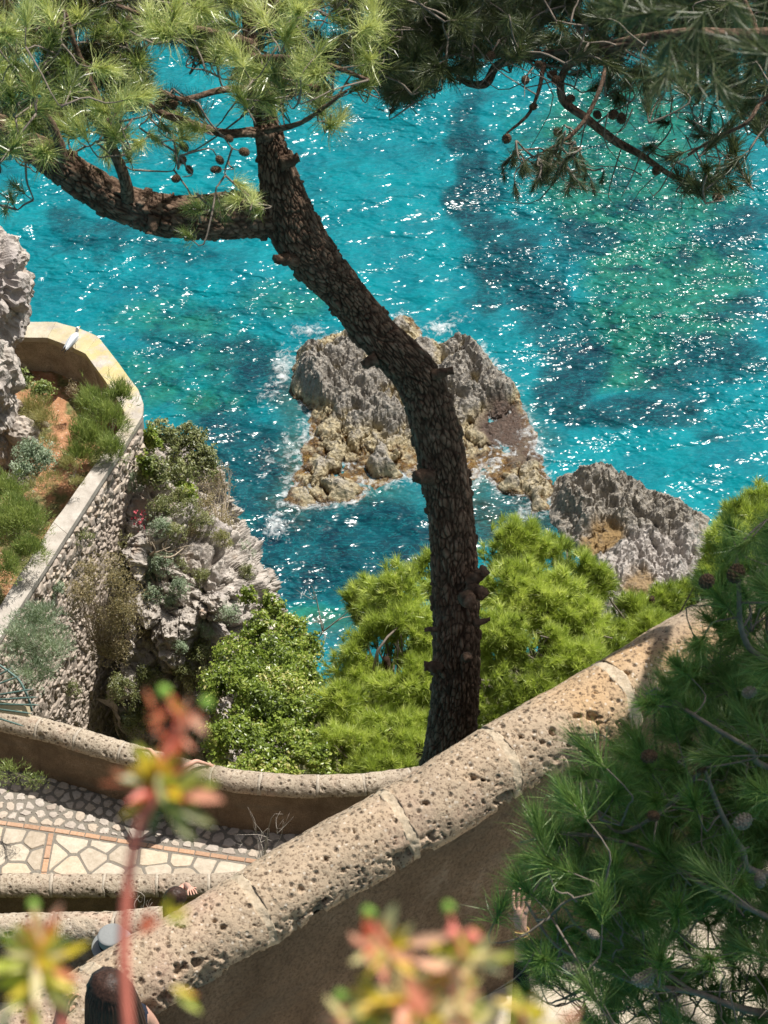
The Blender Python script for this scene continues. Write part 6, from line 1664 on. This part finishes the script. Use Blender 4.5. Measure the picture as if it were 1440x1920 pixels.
spurge('tall coral and green spurge shoot out of focus rising at the lower left', [[(252,2050,D1,24),(240,1930,D1,22),(232,1800,D1,21),(236,1690,D1,21),(252,1590,D1,20),(275,1520,D1,20),(298,1465,D1,18),(318,1400,D1,14),(330,1350,D1,12),(308,1300,D1,8)],[(322,1390,D1,10),(350,1360,D1,8),(385,1322,D1,7)]],
       [(300,1465,D1,12,85,['coral','yellow','olive'],100,460),(300,1480,D1,10,80,['olive','lime','yellow'],-60,120),(335,1380,D1,9,50,['coral','pink'],30,330),(345,1345,D1,9,48,['pink','coral','yellow'],-30,330),(298,1330,D1,4,40,['coral'],100,260)],
       [(307,1297,D1,17,'bud'),(386,1318,D1,15,'bud')],
       [(282,1475,D1,172,85,'coral'),(285,1470,D1,160,75,'coral'),(300,1455,D1,80,70,'coral'),(305,1460,D1,55,60,'yellow'),(315,1465,D1,15,90,'olive'),(325,1480,D1,-12,90,'pink'),(320,1500,D1,-30,85,'olive'),(315,1520,D1,-48,70,'olive'),(275,1500,D1,215,50,'yellow'),(350,1480,D1,12,55,'lime'),(290,1450,D1,120,60,'lime'),(280,1505,D1,240,45,'pink'),
        (312,1714,D1,14,42,'yellow'),(310,1722,D1,-8,40,'lime'),(262,1745,D1,60,45,'coral'),(258,1752,D1,35,50,'coral'),(306,1716,D1,70,36,'yellow'),(322,1850,D1,-22,45,'yellow'),(330,1858,D1,-40,55,'lime'),(340,1862,D1,-10,28,'coral')], P(252, 2050, D1), D1)
spurge('yellow green spurge rosette out of focus in the lower left corner', [[(45,2050,D1,22),(55,1930,D1,20),(66,1850,D1,18),(74,1790,D1,16),(76,1740,D1,12),(62,1700,D1,8)],[(130,2020,D1,20),(112,1900,D1,18),(92,1840,D1,16)]],
       [(75,1800,D1,14,85,['lime','yellow','cream'],0,360),(82,1755,D1,9,55,['pink','cream','coral'],20,200),(78,1830,D1,8,75,['lime','olive','yellow'],180,360)],
       [(62,1697,D1,15,'bud')], [(60,1790,D1,140,75,'lime'),(50,1805,D1,190,80,'lime'),(100,1800,D1,25,70,'yellow'),(90,1810,D1,-25,60,'coral'),(90,1740,D1,60,50,'pink'),(72,1740,D1,110,50,'coral'),(20,1880,D1,250,70,'cream'),(60,1860,D1,-80,70,'lime')], P(45, 2050, D1), D1)
D2 = 1.26
spurge('pink and yellow spurge clump out of focus at the bottom centre', [[(700,2050,D2,26),(740,1930,D2,24),(770,1870,D2,20),(745,1800,D2,16),(715,1760,D2,12),(690,1720,D2,8)],[(840,2040,D2,22),(870,1900,D2,18),(880,1830,D2,16),(860,1770,D2,12),(842,1712,D2,8)],[(620,2040,D2,20),(630,1950,D2,14),(640,1880,D2,8)],[(960,2060,D2,18),(975,1960,D2,14),(980,1900,D2,8)],[(770,1870,D2,12),(830,1830,D2,12),(880,1810,D2,10)]],
       [(725,1780,D2,12,70,['pink','cream','yellow'],0,360),(700,1765,D2,8,50,['pink','coral'],60,300),(880,1800,D2,14,75,['lime','yellow','cream'],0,360),(760,1870,D2,16,85,['yellow','cream','pink'],0,360),(800,1900,D2,14,75,['pink','yellow','cream'],0,360),(720,1890,D2,10,80,['yellow','olive'],120,300),(850,1880,D2,10,60,['pink','coral','cream'],0,360),(978,1893,D2,14,52,['cream','lime','yellow'],0,360),(985,1935,D2,10,55,['yellow','cream','pink'],0,360),(640,1910,D2,9,50,['pink','cream'],0,360),(730,1930,D2,12,60,['pink','lime'],0,360),(880,1930,D2,14,65,['cream','pink','lime'],0,360),(1060,1935,D2,6,40,['cream','pink'],0,200)],
       [(690,1713,D2,18,'bud'),(840,1702,D2,15,'bud'),(638,1868,D2,16,'bud'),(886,1757,D2,20,'redbud'),(848,1750,D2,18,'redbud')],
       [(760,1770,D2,10,80,'pink'),(770,1800,D2,-15,100,'pink'),(740,1770,D2,50,50,'cream'),(690,1780,D2,140,45,'pink'),(860,1790,D2,110,50,'lime'),(900,1800,D2,10,65,'lime'),(840,1880,D2,20,60,'pink')], P(740, 2050, D2), D2)
